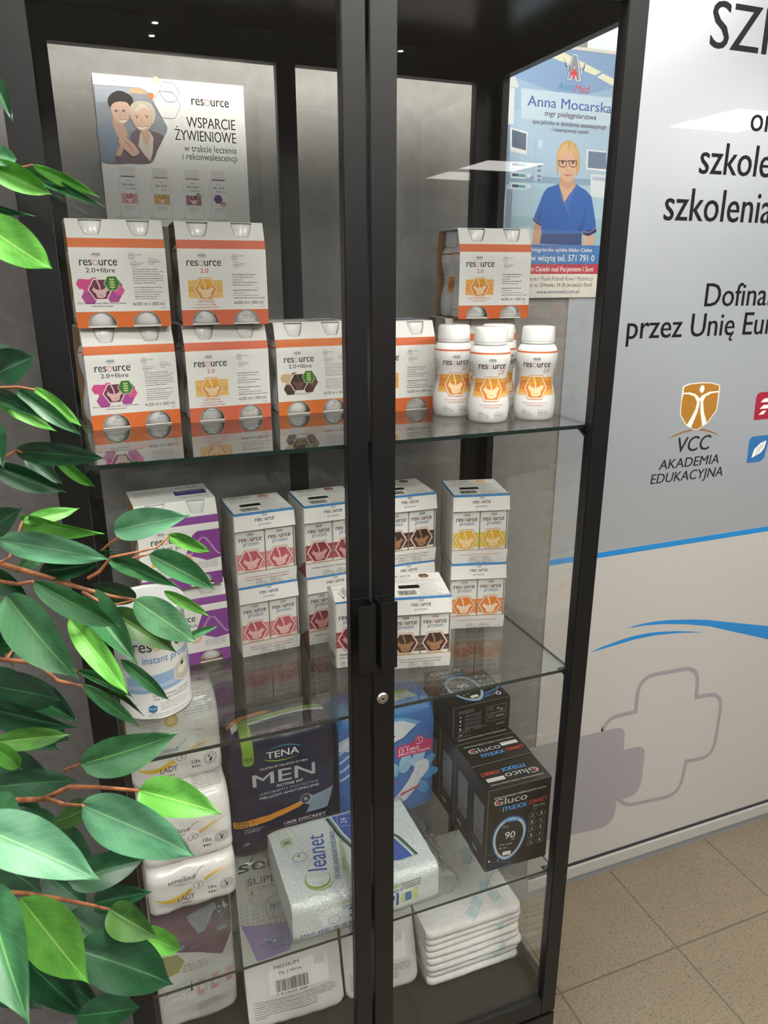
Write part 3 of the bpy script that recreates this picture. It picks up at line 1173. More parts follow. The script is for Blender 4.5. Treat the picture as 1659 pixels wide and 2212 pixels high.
def diabet_front():
    W, H = PW, PH
    A = Art()
    PU, PM = '8a3f98', '6d3a8c'
    holes = []
    for cx in (.252 * W, .748 * W):
        top = [(cx - .120 * W, H - .001), (cx - .112 * W, H * .955), (cx - .085 * W, H * .885), (cx - .065 * W, H * .858), (cx + .065 * W, H * .858), (cx + .085 * W, H * .885), (cx + .112 * W, H * .955), (cx + .120 * W, H - .001)]
        holes.append(top[::-1])
    for cx in (.262 * W, .738 * W):
        holes.append([(cx + .148 * W * math.cos(t), .003 + H * .128 * math.sin(t) ** .9) for t in [PI * i / 12 for i in range(13)]])
    A.poly([(0, 0), (W, 0), (W, H), (0, H)], 'efeeea', 0, holes)
    A.rect(0, H * .742, W, H * .825, PU, 1)
    outer = [(0, 0)]
    for cx in (.262 * W, .738 * W):
        outer += [(cx + .149 * W * math.cos(t), max(0, .003 + H * .130 * math.sin(t) ** .9) * (1 if 0 < t < PI else 0)) for t in [PI - PI * i / 12 for i in range(13)]]
    outer += [(W, 0), (W, H * .152), (0, H * .152)]
    A.poly(outer, PU, 1)
    nestle(A, .27 * W, .665 * H, .022 * H)
    logo_resource(A, .36 * W, .555 * H, .42 * W)
    A.text('diabet plus', .38 * W, .485 * H, .045 * H, '4a3a58', w=.42 * W, al='c')
    A.poly([(.56 * W, .40 * H), (.66 * W, .62 * H), (.72 * W, .66 * H), (W, .66 * H), (W, .32 * H), (.82 * W, .30 * H)], PU, 1)
    for k in range(3):
        A.ring([(W * (.62 + .38 * i / 16), H * (.47 + .11 * math.sin(i / 16 * 5.6 - 1 + .15 * k))) for i in range(17)], .0006, 'd7b2dd', 2 + k * .1, closed=False)
    splash(A, .56 * W, .34 * H, .085 * W, 'e3a79a', 'f2d4bf', 'f4e4dc')
    for a, b, r in ((.42, .40, .02), (.36, .34, .014), (.46, .30, .012), (.70, .27, .015), (.30, .40, .012)):
        A.ring([(a * W + r * W * math.cos(t), b * H + r * W * math.sin(t)) for t in [2 * PI * i / 12 for i in range(12)]], .0004, 'c88', 2) if False else A.ring(hexa(a * W, b * H, r * W), .0004, 'cc9a9a', 2)
    A.circ(.16 * W, .33 * H, .03 * W, 'eebd2c', 2)
    A.text('Smak truskawkowy |', .05 * W, .26 * H, .016 * H, 'b3536d', w=.26 * W)
    A.text('Со вкусом Клубничный', .05 * W, .23 * H, .016 * H, 'b3536d', w=.26 * W)
    fine(A, .68 * W, .28 * H, .27 * W, ['A MUCH NEED ALSHNESS', 'MUCH NEEDS ALSHNESS', 'LOW GLYCEMIC INDEX', 'HIGH CONCENTRATION'], .022 * H, '6d3a8c')
    A.text('4 x 200 ml ℮', .05 * W, .19 * H, .022 * H, w=.2 * W)
    return A


# ------------------------------------------------------------------ protein drink cartons in trays
CW, CH, CD = .107, .1355, .105
PFL = {
    'strawberry': dict(st='e58c92', bg='c25b69', milk='edc0bc', l=['Smak truskawkowy | Jahodová příchuť', 'Aromă Căpșune | Со вкусом клубники'], lm='b8505f'),
    'forest': dict(st='a6404f', bg='8f3343', milk='d9a3a4', l=['Waldbeer-Geschmack - Smak owoców leśnych'], lm='6e3b40'),
    'chocolate': dict(st='4a302a', bg='3d2824', milk='a87b58', l=['Smak czekoladowy | Kakaová příchuť', 'Aromă Cacao | Со вкусом шоколада'], lm='6a5040'),
    'vanilla': dict(st='e6cf3e', bg='e3b53b', milk='f4dba6', l=['Smak waniliowy | Vanilková příchuť', 'С ароматом ванили'], lm='c59a72'),
    'apricot': dict(st='ee9a48', bg='ea8434', milk='fae3cb', l=['Aprikosen-Geschmack | Smak morelowy'], lm='c98a5c'),
}
PBL = '3f6d9c'
BLU2 = '3f86c4'


def carton_front(kind, W=.0505, H=.125, dy=0):
    F = PFL[kind]
    A = Art()
    A.rect(0, H - .0035, W, H, BLU2, 1)
    o_ = A.xf(T2(0, dy * H))
    nestle(A, .50 * W, .738 * H, .0034)
    logo_resource(A, .5 * W, .650 * H, .80 * W, fill='f6dcc6')
    A.text('protein', .52 * W, .588 * H, .0078, PBL, w=.54 * W, al='c')
    A.rect(0, .235 * H, W, .47 * H, F['st'], 1)
    for k in range(3):
        A.ring([(0, (.27 + .07 * k) * H), (.4 * W, (.29 + .07 * k) * H), (W, (.26 + .075 * k) * H)], .0004, 'f0e0d8', 1.3, closed=False)
    splash(A, .5 * W, .360 * H, .42 * W, F['bg'], F['milk'], 'f4e0d4', ring2='b98a78')
    A.M = o_
    return A


def wrap_text(A, W, y, F, H):
    for i, l in enumerate(F['l']):
        A.text(l, W / 2, y + H * (.62 - .20 * i), H * .115, F['lm'], w=min(.80, .021 * len(l)) * W, al='c', bold=.008)
    badge(A, .36 * W, y + H * .2, .0062, '250', 'kcal', ['1,25', 'kcal/ml', 'ккал/мл'])
    badge(A, .60 * W, y + H * .2, .0062, '18,8', 'g', ['Białka', 'Bílkovin', 'Белка'])
    A.text('*/200 ml/мл', .86 * W, y + H * .12, H * .05, '3a3a40')


def tray_pack(kind, label, loc, rz, group='trays of protein drink cartons'):
    F = PFL[kind]
    t = thing('carton_multipack', label, 'carton pack', loc, rz, group)
    W, H, D = CW, CH, CD
    # two cartons show at the front
    key = ('carton', kind)
    if key not in _SL:
        mb = MB().box(-.0253, .0253, 0, .05, .0008, .1258, M_CARD, .0012)
        mb.art(carton_front(kind), lambda u, v, h: (u - .02525, -h - .0001, v + .0008))
        side = Art()
        fine(side, .003, .118, .044, (FINE + FINE2) * 2, .0035)
        mb.art(side, lambda u, v, h: (-.0253 - h - .0001, .05 - u, v))
        o = mb.build('drink_carton', t)
        _SL[key] = o.data
        o.location = (-.0262, .004, .0006)
    else:
        o = bpy.data.objects.new('drink_carton', _SL[key])
        COL.objects.link(o)
        o.parent = t
        o.location = (-.0262, .004, .0006)
    o2 = o.copy()
    COL.objects.link(o2)
    o2.location = (.0262, .004, .0006)
    key = ('wrap', kind)
    if key in _SL:
        w = bpy.data.objects.new('cardboard_tray', _SL[key])
        COL.objects.link(w)
        w.parent = t
        return t
    mb = MB()
    h0, h1 = .027, .105        # the front opening between lower lip and upper flap
    th = .0007
    mb.box(-W / 2, -W / 2 + th, .001, D, 0, H, M_CARD)
    mb.box(W / 2 - th, W / 2, .001, D, 0, H, M_CARD)
    mb.box(-W / 2, W / 2, D - th, D, 0, H, M_CARD)
    mb.box(-W / 2, W / 2, 0, D, 0, th, M_CARD)
    # top sheet with a hand hole
    hole = rr(-W * .30, D * .36, W * .05, D * .50, .003, 4)
    A = Art()
    A.poly([(-W / 2, 0), (W / 2, 0), (W / 2, D), (-W / 2, D)], 'efeeea', 0, [hole[::-1]])
    A.rect(-W / 2, 0, W / 2, .003, BLU2, 1)
    A.rect(-W / 2, 0, -W / 2 + .002, D, BLU2, 1)
    A.xf(T2(-W / 2, 0))
    logo_resource(A, .30 * W, .86 * D, .34 * W)
    A.text('protein', .30 * W, .79 * D, .004, PBL, w=.22 * W, al='c')
    splash(A, .70 * W, .86 * D, .10 * W, F['bg'], F['milk'])
    fine(A, .1 * W, .72 * D, .85 * W, FINE[:4], .035 * D)
    fine(A, .52 * W, .54 * D, .44 * W, FINE2 + FINE[:4], .033 * D)
    barcode(A, .16 * W, .1 * D, .30 * W, .18 * D, seed=3, digits=False)
    A.text('4 x 200 ml/мл ℮ = (800 ml/мл)', .48 * W, .055 * D, .035 * D, w=.5 * W)
    mb.art(A, lambda u, v, h: (u, v, H + h))
    mb.add([(-W * .30, D * .36, H - .009), (W * .05, D * .36, H - .009), (W * .05, D * .5, H - .009), (-W * .30, D * .5, H - .009)], [(0, 1, 2, 3)], M_DARK)  # black sheet that paints in the shade under the hand hole
    # upper flap, flaring a little towards the viewer
    A = Art()
    A.rect(0, 0, W, H - h1, 'efeeea', 0)
    A.rect(0, H - h1 - .0035, W, H - h1, BLU2, 1)
    nestle(A, .5 * W, .0235, .0026)
    logo_resource(A, .5 * W, .0145, .31 * W)
    A.text('protein', .5 * W, .0072, .0042, PBL, w=.2 * W, al='c')
    A.ring([(.04 * W, .028), (.0 * W, .004)], .0003, '9a9a98', 1, closed=False)
    A.ring([(.96 * W, .028), (1.0 * W, .004)], .0003, '9a9a98', 1, closed=False)

    def ff(u, v, h):
        k = (H - h1 - v) / (H - h1)
        return ((u - W / 2) * (1 + .02 * k), -.004 * k - h, v + h1)
    mb.art(A, ff)
    mb.add([(-W / 2, .0006, h1), (W / 2, .0006, h1), (W / 2 * 1.02, -.0034, h1), (-W / 2 * 1.02, -.0034, h1)], [(0, 1, 2, 3)], M_KRAFT)
    # lower lip
    A = Art()
    A.rect(0, 0, W, h0, 'efeeea', 0)
    wrap_text(A, W, 0, F, h0)
    mb.art(A, lambda u, v, h: ((u - W / 2) * (1 + .015 * v / h0), -.003 * v / h0 - h, v))
    mb.add([(-W / 2, .0006, h0), (W / 2, .0006, h0), (W / 2, -.003, h0), (-W / 2, -.003, h0)], [(0, 3, 2, 1)], M_KRAFT)
    # left side print
    A = Art()
    A.rect(0, H - .0025, D, H, BLU2, 1)
    for k in range(3):
        fine(A, .003 + k * .034, .124, .031, (FINE + FINE2) * 2, .0031)
    if kind == 'forest':
        A.poly([(D * .55, 0), (D, 0), (D, .032), (D * .8, .02)], F['st'], 1)
    mb.art(A, lambda u, v, h: (-W / 2 - h - .0001, D - u, v))
    w = mb.build('cardboard_tray', t)
    _SL[key] = w.data
    return t


# ------------------------------------------------------------------ upper glass shelf
G4 = 'four-packs of drink bottles'
multipack('berry', 'orange banded four-pack with pink hexagons at far left of the top shelf, lower one', (.111, .262, Z1), R(7), (2.0, 2.0, 0.6, 1))
multipack('berry', 'white and orange four-pack with pink and purple hexagons stacked as the upper left one', (.108, .258, Z1 + PH + .0005), R(3), (2.7, 3.0, .9, 2), G4)
multipack('mango', 'white four-pack with yellow milk splash on the top shelf, beneath the other yellow pack', (.2575, .268, Z1), R(4), (1.6, -.5, 0, 0))
multipack('mango', 'white four-pack with yellow milk splash stacked on top of the other yellow pack', (.258, .262, Z1 + PH + .0005), R(-1), (-.8, -.4, 0, 0))
multipack('coffee', 'four-pack with brown coffee hexagons on the top shelf left of the door stiles', (.4035, .276, Z1), R(3), (3.1, 1.9, 0, 0))
multipack('apricot', 'four-pack half hidden behind the door stiles, left of the upright bottles', (.5425, .240, Z1), R(1), (0, .3, 0, 0))
multipack('apricot', 'lower four-pack standing directly behind the upright bottles', (.7155, .272, Z1), R(-7), (0, 0, 0, 0))
multipack('apricot', 'four-pack with orange splash stacked alone at the right above the upright bottles', (.727, .255, Z1 + PH + .0005), R(-6), (.25, .25, 0, 0))
for (x, y, tr, lab) in ((.6155, .185, -.29, 'white drink bottle with orange band, leftmost of the loose bottles'), (.6455, .115, -.36, 'white drink bottle with orange band, foremost of the loose bottles'),
                        (.6905, .172, .3, 'white drink bottle mostly hidden behind the foremost bottle'), (.7265, .106, -.55, 'white drink bottle with orange band, rightmost of the loose bottles')):
    t = thing('drink_bottle', lab, 'bottle', (x, y, Z1), tr, 'loose bottles on the top shelf')
    bottle(None, 'apricot', 0, 0, 0, root=t)

# ------------------------------------------------------------------ middle glass shelf
multipack('diabet', 'purple banded four-pack on the middle shelf behind the white tin, lower of two', (.163, .2735, Z2), R(3), (2.4, 2.8, 0, 0), 'purple four-packs')
multipack('diabet', 'purple banded four-pack on top of another, partly behind leaves', (.158, .267, Z2 + PH + .0005), R(4), (2.2, 2.6, 0, 0), 'purple four-packs')
HT = CH + .0006
tray_pack('strawberry', 'tray of pink strawberry cartons, lower one beside the purple packs', (.3035, .2705, Z2), R(3))
tray_pack('strawberry', 'tray of pink strawberry cartons, upper one with printed top showing', (.3025, .271, Z2 + HT), R(3))
tray_pack('forest', 'tray of dark red berry cartons, lower one behind the single carton', (.428, .271, Z2), R(2))
tray_pack('forest', 'tray of dark red berry cartons stacked as the upper one left of the door stiles', (.4265, .271, Z2 + HT), R(1))
tray_pack('chocolate', 'lower tray of brown chocolate cartons standing behind the foremost tray', (.575, .271, Z2), R(-2))
tray_pack('chocolate', 'upper tray of brown chocolate cartons at the back right of the door stiles', (.576, .271, Z2 + HT), R(-2))
tray_pack('apricot', 'tray of orange apricot cartons beneath the yellow vanilla tray', (.700, .2215, Z2), R(-15))
tray_pack('vanilla', 'tray of yellow vanilla cartons, top of the rightmost stack', (.7015, .224, Z2 + HT), R(-13))
tray_pack('chocolate', 'tray of brown chocolate cartons standing alone in front at the shelf edge', (.535, .121, Z2), R(-13))

# single carton with a screw cap
t = thing('drink_carton', 'single berry drink carton with screw cap in front left of the door handle', 'carton', (.4235, .166, Z2), R(-3))
W, H, D = .056, .128, .056
mb = MB().box(-W / 2, W / 2, 0, D, 0, H, M_CARD, .0015)
mb.add([(-W / 2, 0, H - .001), (W / 2, 0, H - .001), (W / 2, D, H - .001), (-W / 2, D, H - .001), (-W / 2 + .004, D * .8, H + .010), (W / 2 - .004, D * .8, H + .010), (W / 2, D, H + .008), (-W / 2, D, H + .008)],
       [(0, 1, 5, 4), (1, 2, 6, 5), (3, 0, 4, 7), (4, 5, 6, 7), (2, 3, 7, 6)], M_CARD)
A = carton_front('forest', W, H, .08)
A.text('Waldbeer', .1 * W, .19 * H, .0038, '3a2a30', bold=.015)
A.text('Smak owoców leśnych', .1 * W, .145 * H, .0034, '3a2a30')
badge(A, .22 * W, .065 * H, .005, '250', 'kcal', ['1,25 kcal'])
mb.art(A, lambda u, v, h: (u - W / 2, -h - .0001, v))
A = Art()
fine(A, .004, .118, .048, (FINE + FINE2) * 3, .0033)
barcode(A, .006, .004, .042, .018, seed=5, digits=False)
mb.art(A, lambda u, v, h: (-W / 2 - h - .0001, D - u, v))
A = Art()
A.ring([(.012, .026), (.014, .018), (.017, .012)], .0008, INK, 2, closed=False)
A.poly([(.0145, .013), (.020, .012), (.018, .007)], INK)
A.text('12-25', .006, .034, .0025, INK)
mb.art(A, lambda u, v, h: (u - W / 2, v, H - .001 + v * .011 / (D * .8) + h + .0001))
mb.build('carton_body', t)
MB().lathe([(.0135, -.004), (.0135, .003), (.0125, .0035), (.012, .011), (.011, .0125)], M_WHITE, 30, .004, .022).build('screw_cap', t, 40).location = (0, 0, H + .004)

# tin of powder
t = thing('powder_tin', 'tall white round tin of powder with blue print behind the leaves', 'tin', (.092, .176, Z2), R(14))
RC, HC = .0555, .172
mb = MB().lathe([(RC - .001, 0), (RC + .0008, .001), (RC + .0008, .0035), (RC, .0045), (RC, HC - .004), (RC + .0008, HC - .003), (RC + .0008, HC)], M_WHITE, 64)
mb.lathe([(RC + .0003, .0004), (RC + .0012, .0012), (RC + .0012, .003), (RC + .0003, .0038)], M_CHROME, 64, cap0=False, cap1=False)
A = Art()
A.xf(T2(.0, 0, R(0)))
logo_resource(A, .0, .118, .085)
A.text('instant protein', .012, .098, .012, BLU2, w=.085, al='c', it=.1)
A.poly([(-.06, .045), (.035, .052), (.075, .066), (.075, .090), (.03, .082), (-.06, .074)], '9dbfe6', 1)
A.poly([(-.06, .052), (.03, .057), (.075, .072), (.03, .064), (-.06, .058)], 'bcd3ee', 1.4)
A.poly(hexa(.034, .072, .021, 30), 'e8e2d8', 3)
A.poly(hexa(.034, .072, .0185, 30), 'd8d0c2', 4)
A.poly([(.022, .070), (.032, .066), (.045, .072), (.043, .082), (.036, .088), (.04, .08), (.026, .079)], 'f3efe6', 5)
A.poly([(.030, .084), (.036, .088), (.036, .080), (.031, .079)], '3a3834', 6)
A.text('Geschmacksneutral | Goût neutre', .012, .040, .0042, '6a6a70', w=.066, al='c')
A.text('Smak neutralny | Ουδέτερη γεύση', .012, .034, .0042, '6a6a70', w=.062, al='c')
A.poly(hexa(-.022, .020, .0075, 30), '2c82c9', 3)
A.text('Prot', -.022, .0182, .0042, 'ffffff', w=.011, al='c', lift=5)
fine(A, -.010, .027, .048, ['Proteinkonzentrat-Pulver', 'Concentré de protéines en poudre', 'Proteïneconcentraat in poeder', 'Koncentrat białka w proszku'], .0036)
fine(A, -.03, .0095, .075, ['Lebensmittel für besondere medizinische Zwecke', 'Denrée alimentaire destinée à des fins médicales spéciales', 'Żywność specjalnego przeznaczenia medycznego.'], .003)
fine(A, -.095, .10, .05, (FINE + FINE2 + FINE), .0032)
mb.art(A, lambda u, v, h: ((RC + .0001 + h) * math.cos(u / RC - PI / 2), (RC + .0001 + h) * math.sin(u / RC - PI / 2), v), frng(-.1, .1, .005), ())
mb.build('tin_body', t, 40)
MB().lathe([(RC + .0015, HC - .004), (RC + .0022, HC - .002), (RC + .0022, HC + .008), (RC, HC + .0105), (RC - .004, HC + .0105), (RC - .006, HC + .0085), (.001, HC + .0085)], P('eef0f2', .35), 64, cap0=False).build('lid', t, 40)
# ------------------------------------------------------------------ soft packs
class Bag:
    """wrapped soft pack: profile in (y, z) swept along x; s runs from the front foot up and over the top"""

    def __init__(s, W, D, H, r=.02, pinch=.10, amp=.0016, bulge=.004, seed=0, ns=.0, lean=0.0, freq=28, pw=8):
        s.W, s.D, s.H, s.r, s.pinch, s.amp, s.bulge, s.seed, s.lean, s.freq, s.pw = W, D, H, r, pinch, amp, bulge, seed, lean, freq, pw
        q = PI * r / 2
        rb = min(r, .012)
        s.rb = rb
        qb = PI * rb / 2
        s.segs = [('l', (0, rb), (0, H - r)), ('a', (r, H - r), r, PI), ('l', (r, H), (D - r, H)), ('a', (D - r, H - r), r, PI / 2),
                  ('l', (D, H - r), (D, rb)), ('a', (D - rb, rb), rb, 0), ('l', (D - rb, 0), (rb, 0)), ('a', (rb, rb), rb, -PI / 2)]
        s.len = [H - rb - r, q, D - 2 * r, q, H - r - rb, qb, D - 2 * rb, qb]
        s.L = sum(s.len)

    def prof(s, t):
        t %= s.L
        for sg, l in zip(s.segs, s.len):
            if t <= l or sg is s.segs[-1]:
                k = min(1, t / l) if l > 0 else 0
                if sg[0] == 'l':
                    a, b = Vector(sg[1]), Vector(sg[2])
                    p = a.lerp(b, k)
                    d = (b - a).normalized()
                    return p, Vector((-d.y, d.x))
                c, r, a0 = Vector(sg[1]), sg[2], sg[3]
                a = a0 - k * PI / 2
                n = Vector((math.cos(a), math.sin(a)))
                return c + n * r, n
            t -= l

    def pt(s, x, t, h=0):
        p, n = s.prof(t)
        e = max(-1, min(1, 2 * x / s.W - 1))
        k = 1 - s.pinch * abs(e) ** s.pw
        c = Vector((s.D / 2, s.H * .45))
        q = c + (p - c) * k
        w = noise.noise(Vector((x * s.freq, q.x * s.freq * 1.2, q.y * s.freq * 1.6 + s.seed * 7))) * s.amp
        w += noise.noise(Vector((x * s.freq * 3, q.x * 70, q.y * 90 + s.seed))) * s.amp * .45
        w += s.bulge * (1 - abs(e) ** 3) * (abs(n.x) * math.sin(PI * min(1, max(0, q.y / s.H))) + (max(0, n.y)) * math.sin(PI * min(1, max(0, q.x / s.D))))
        q = q + n * (w + h)
        z = max(.0002, q.y)
        return (x - s.W / 2, q.x + s.lean * z, z)

    def mesh(s, mat, art=None, parent=None, name='wrapper', st=.006, lift=.00025):
        nx = max(8, int(s.W / st))
        nt = max(16, int(s.L / st))
        mb = MB()
        v = [s.pt(s.W * i / nx, s.L * j / nt) for i in range(nx + 1) for j in range(nt)]
        f = []
        for i in range(nx):
            for j in range(nt):
                a, b = i * nt + j, i * nt + (j + 1) % nt
                f.append((a, b, b + nt, a + nt))
        f.append(tuple(range(nt))[::-1])
        f.append(tuple(nx * nt + j for j in range(nt)))
        f = [g[::-1] for g in f]
        mb.add(v, f, mat)
        if art:
            mb.art(art, lambda u, t, h: s.pt(u, t, h * lift + .0005), frng(0, s.W, st), frng(0, s.len[0] + s.len[1] + s.len[2], st), 1)
        return mb.build(name, parent, 60)


M_WRAP = P('e9e8e4', .32, coat=.4, name='glossy_white_wrap')

def smooth0(pts, n=3):
    k = len(pts)
    out = []
    for i in range(k):
        p0, p1, p2, p3 = (Vector(pts[(i + j - 1) % k]) for j in range(4))
        for q in range(n):
            t = q / n
            out.append(tuple(.5 * ((2 * p1) + (p2 - p0) * t + (2 * p0 - 5 * p1 + 4 * p2 - p3) * t * t + (3 * p1 - p0 - 3 * p2 + p3) * t ** 3)))
    return out


# sensilind lady packs: three on the third shelf
def lady_art(W, front, tot, up=1):
    A = Art()
    PL = '4a3550'
    YE = 'e9c23a'
    f = front
    A.poly(smooth0([(.06 * W, .40 * f), (.16 * W, .35 * f), (.30 * W, .38 * f), (.48 * W, .52 * f), (.66 * W, .72 * f), (.82 * W, .84 * f), (.64 * W, .62 * f), (.46 * W, .38 * f), (.30 * W, .25 * f), (.16 * W, .27 * f)]), YE, 1)
    A.poly([(.5 * W, .60 * f), (.75 * W, .82 * f), (.96 * W, .9 * f), (.8 * W, .76 * f)], 'f3d9b8', .5)
    A.text('sensilind', .22 * W, .76 * f, .11 * f, PL, w=.30 * W, bold=-.004)
    A.text('Complete Care', .28 * W, .68 * f, .045 * f, PL, w=.20 * W)
    A.ring([(.52 * W, .80 * f), (.56 * W, .90 * f), (.63 * W, .98 * f)], .0008, PL, 2, closed=False)
    A.circ(.55 * W, .56 * f, .014, 'efeeea', 2)
    A.ring([(.55 * W + .0085 * math.cos(a), .56 * f + .0085 * math.sin(a)) for a in [2 * PI * i / 20 for i in range(20)]], .0007, PL, 3)
    A.text('3', .55 * W, .50 * f, .0085, PL, al='c', lift=3)
    A.text('LADY', .31 * W, .20 * f, .15 * f, PL, w=.19 * W)
    A.text('extra', .36 * W, .08 * f, .07 * f, PL, w=.1 * W)
    A.text('10x', .66 * W, .30 * f, .10 * f, PL, w=.10 * W)
    for i in range(4):
        (A.circ if i < 3 else A.circ)(.67 * W + i * .028 * W, .20 * f, .0017, PL if i < 3 else 'cfc8cf', 2, ry=.0022, n=8)
    for rr_ in (.0115, .0085):
        A.ring([(.87 * W + rr_ * math.cos(a), .34 * f + rr_ * math.sin(a)) for a in [2 * PI * i / 22 for i in range(22)]], .0006, PL, 2)
    A.poly([(.85 * W, .28 * f), (.88 * W, .26 * f), (.90 * W, .40 * f), (.87 * W, .36 * f)], PL, 2)
    A.poly([(.84 * W, .40 * f), (.86 * W, .37 * f), (.87 * W, .45 * f)], PL, 2)
    # top print
    y0 = f * 1.1
    span = tot - y0
    LN = ['Produkt nur nach Einmalbenutzung', 'Inkontinenz-Einlage entsorgen.', 'Nicht in die Toilette werfen.', 'Trocken und sauber lagern,', 'Dieses Produkt nicht von Kindern']
    A.text('ACHTUNG:', .12 * W, y0 + .42 * span, .0022, PL)
    fine(A, .06 * W, y0 + .36 * span, .30 * W, LN, .0048, PL)
    fine(A, .04 * W, y0 + .12 * span, .30 * W, ['For single use only.', 'After opening store flat', 'Keep dry.'], .0042, PL)
    A.text('ATTENTION:', .74 * W, y0 + .52 * span, .0022, PL)
    fine(A, .62 * W, y0 + .46 * span, .33 * W, LN + LN[:3], .0046, PL)
    A.text('www.sensilind.eu', .66 * W, y0 + .04 * span, .0026, PL)
    A.circ(.48 * W, y0 + .22 * span, .0115, 'e6b52c', 2)
    A.circ(.48 * W, y0 + .22 * span, .0066, 'f4dc84', 3)
    A.text('PREMIUM', .48 * W, y0 + .22 * span + .0072, .0022, PL, al='c', lift=4)
    # rear flap print, upside down as folded over
    o = A.xf(T2(.62 * W, tot * .995, PI))
    A.text('LADY', 0, .004, .011, PL, w=.17 * W)
    A.text('extra', .02 * W, .017, .005, PL)
    A.M = o
    o = A.xf(T2(.60 * W, y0 + .84 * span))
    A.poly([(-.1 * W, .0), (.02 * W, .012), (.16 * W, .014), (.32 * W, .002), (.16 * W, .006), (.02 * W, .005)], YE, 1)
    A.M = o
    for rr_ in (.0085, .0065):
        A.ring([(.86 * W + rr_ * math.cos(a), y0 + .74 * span + rr_ * math.sin(a)) for a in [2 * PI * i / 20 for i in range(20)]], .0005, PL, 2)
    A.poly([(.84 * W, y0 + .71 * span), (.88 * W, y0 + .73 * span), (.86 * W, y0 + .78 * span)], PL, 2)
    return A


GL = 'white packs of pads stacked at the left'
for i, (x, y, z, D, H, r, lab, rz, r2) in enumerate((
        (.120, .178, Z3, .200, .096, .026, 'white pad pack with yellow swoosh, bottom of the stack at left', 2, 1),
        (.119, .186, Z3 + .0985, .190, .132, .045, 'bulging white pad pack with yellow swoosh, middle of the stack at left', 1, 2),
        (.116, .236, Z3 + .2325, .145, .160, .040, 'white pad pack with yellow swoosh, top of the stack, behind the tin', 0, 3))):
    t = thing('pad_pack', lab, 'pad pack', (x, y, z), R(rz), GL)
    b = Bag(.156, D, H, r, .09, .0032, .004, i * 3.3, freq=24, pw=14)
    fr = b.len[0] + b.len[1] * .55
    b.mesh(M_WRAP, lady_art(.156, min(fr, .075), b.len[0] + b.len[1] + b.len[2]), t)

# dark blue men's pack
t = thing('incontinence_pack', 'dark navy soft pack with silver MEN lettering on the third shelf', 'pad pack', (.312, .265, Z3), R(0))
b = Bag(.205, .120, .272, .035, .07, .0026, .004, 11, freq=16, pw=14)
M_NAVY = P('13163a', .35, coat=.25, spec=.3, name='navy_wrap')
A = Art()
W, L0 = .205, b.len[0]
TE = L0 + b.len[1]
SIL = P('c3c4c6', .3, .3)
A.rect(.03 * W, .03, .97 * W, .031, '2a2d52', .5)
A.text('TENA', .5 * W, .204, .0155, 'eef0f4', w=.31 * W, al='c', bold=.03)
for a0_, a1_, m in ((20, 150, '3f9ad0'), (200, 330, '8fc24a')):
    n_ = 16
    up_, lo_ = [], []
    for i in range(n_ + 1):
        a = R(a0_ + (a1_ - a0_) * i / n_)
        th = .0022 * math.sin(PI * (i / n_) ** (.6 if a0_ < 100 else .6))
        up_.append((.5 * W + .041 * math.cos(a), .212 + .017 * math.sin(a)))
        lo_.append((.5 * W + (.041 - th * .4) * math.cos(a), .212 + (.017 - th) * math.sin(a)))
    A.poly(up_ + lo_[::-1], m, 1)
A.text('TRUSTED BY MILLIONS OF MEN', .5 * W, .184, .0036, 'dcdde4', w=.46 * W, al='c', bold=.03)
A.text('MEN', .5 * W, .150, .027, SIL, w=.60 * W, al='c', bold=.012)
A.text('ACTIVE FIT', .55 * W, .1385, .0058, 'f0f0f4', w=.26 * W, al='c', bold=.03, it=.2)
A.text('ABSORBENT PROTECTOR', .55 * W, .1285, .0050, 'a9abba', w=.58 * W, al='c')
A.text('PIELUCHY ANATOMICZNE', .55 * W, .1190, .0055, 'dcdde4', w=.58 * W, al='c', bold=.02)
A.poly([(0, .074), (.35 * W, .078), (.62 * W, .092), (.75 * W, .103), (.78 * W, .098), (.62 * W, .080), (.35 * W, .064), (0, .058)], 'dd9431', 1)
A.poly([(.64 * W, .092), (.78 * W, .100), (.99 * W, .106), (.96 * W, .085), (.92 * W, .062), (.70 * W, .060), (.74 * W, .078)], '8fa2b4', 2)
for k in range(4):
    A.ring([(W * (.74 + .05 * k), .064), (W * (.76 + .055 * k), .082), (W * (.80 + .055 * k), .1)], .0006, '6f8296', 3, closed=False)
A.circ(.70 * W, .097, .0105, '2c2f45', 4)
A.ring([(.70 * W + .0105 * math.cos(a), .097 + .0105 * math.sin(a)) for a in [2 * PI * i / 20 for i in range(20)]], .0009, 'c9c9cf', 5)
A.text('3x', .70 * W, .094, .0062, 'f0f0f0', al='c', lift=6, bold=.02)
A.text('LEVEL 3', .02 * W, .068, .0052, '3a2418', w=.17 * W, lift=3, bold=.03)
for i in range(8):
    A.circ(.03 * W + i * .026 * W, .063, .0017, '3a2418' if i < 5 else 'f0d9a0', 3, n=8)
A.text('MAX SECURITY', .10 * W, .051, .0034, 'dcdde4', w=.19 * W)
A.text('& COMFORT', .10 * W, .046, .0034, 'dcdde4', w=.15 * W)
A.text('100% DISCREET', .48 * W, .045, .0062, 'e6e6ec', w=.42 * W, bold=.02)
A.rect(.48 * W, .042, .9 * W, .0425, 'e6e6ec', 2)
A.text('x20', .08 * W, .018, .006, 'dcdde4', bold=.02)
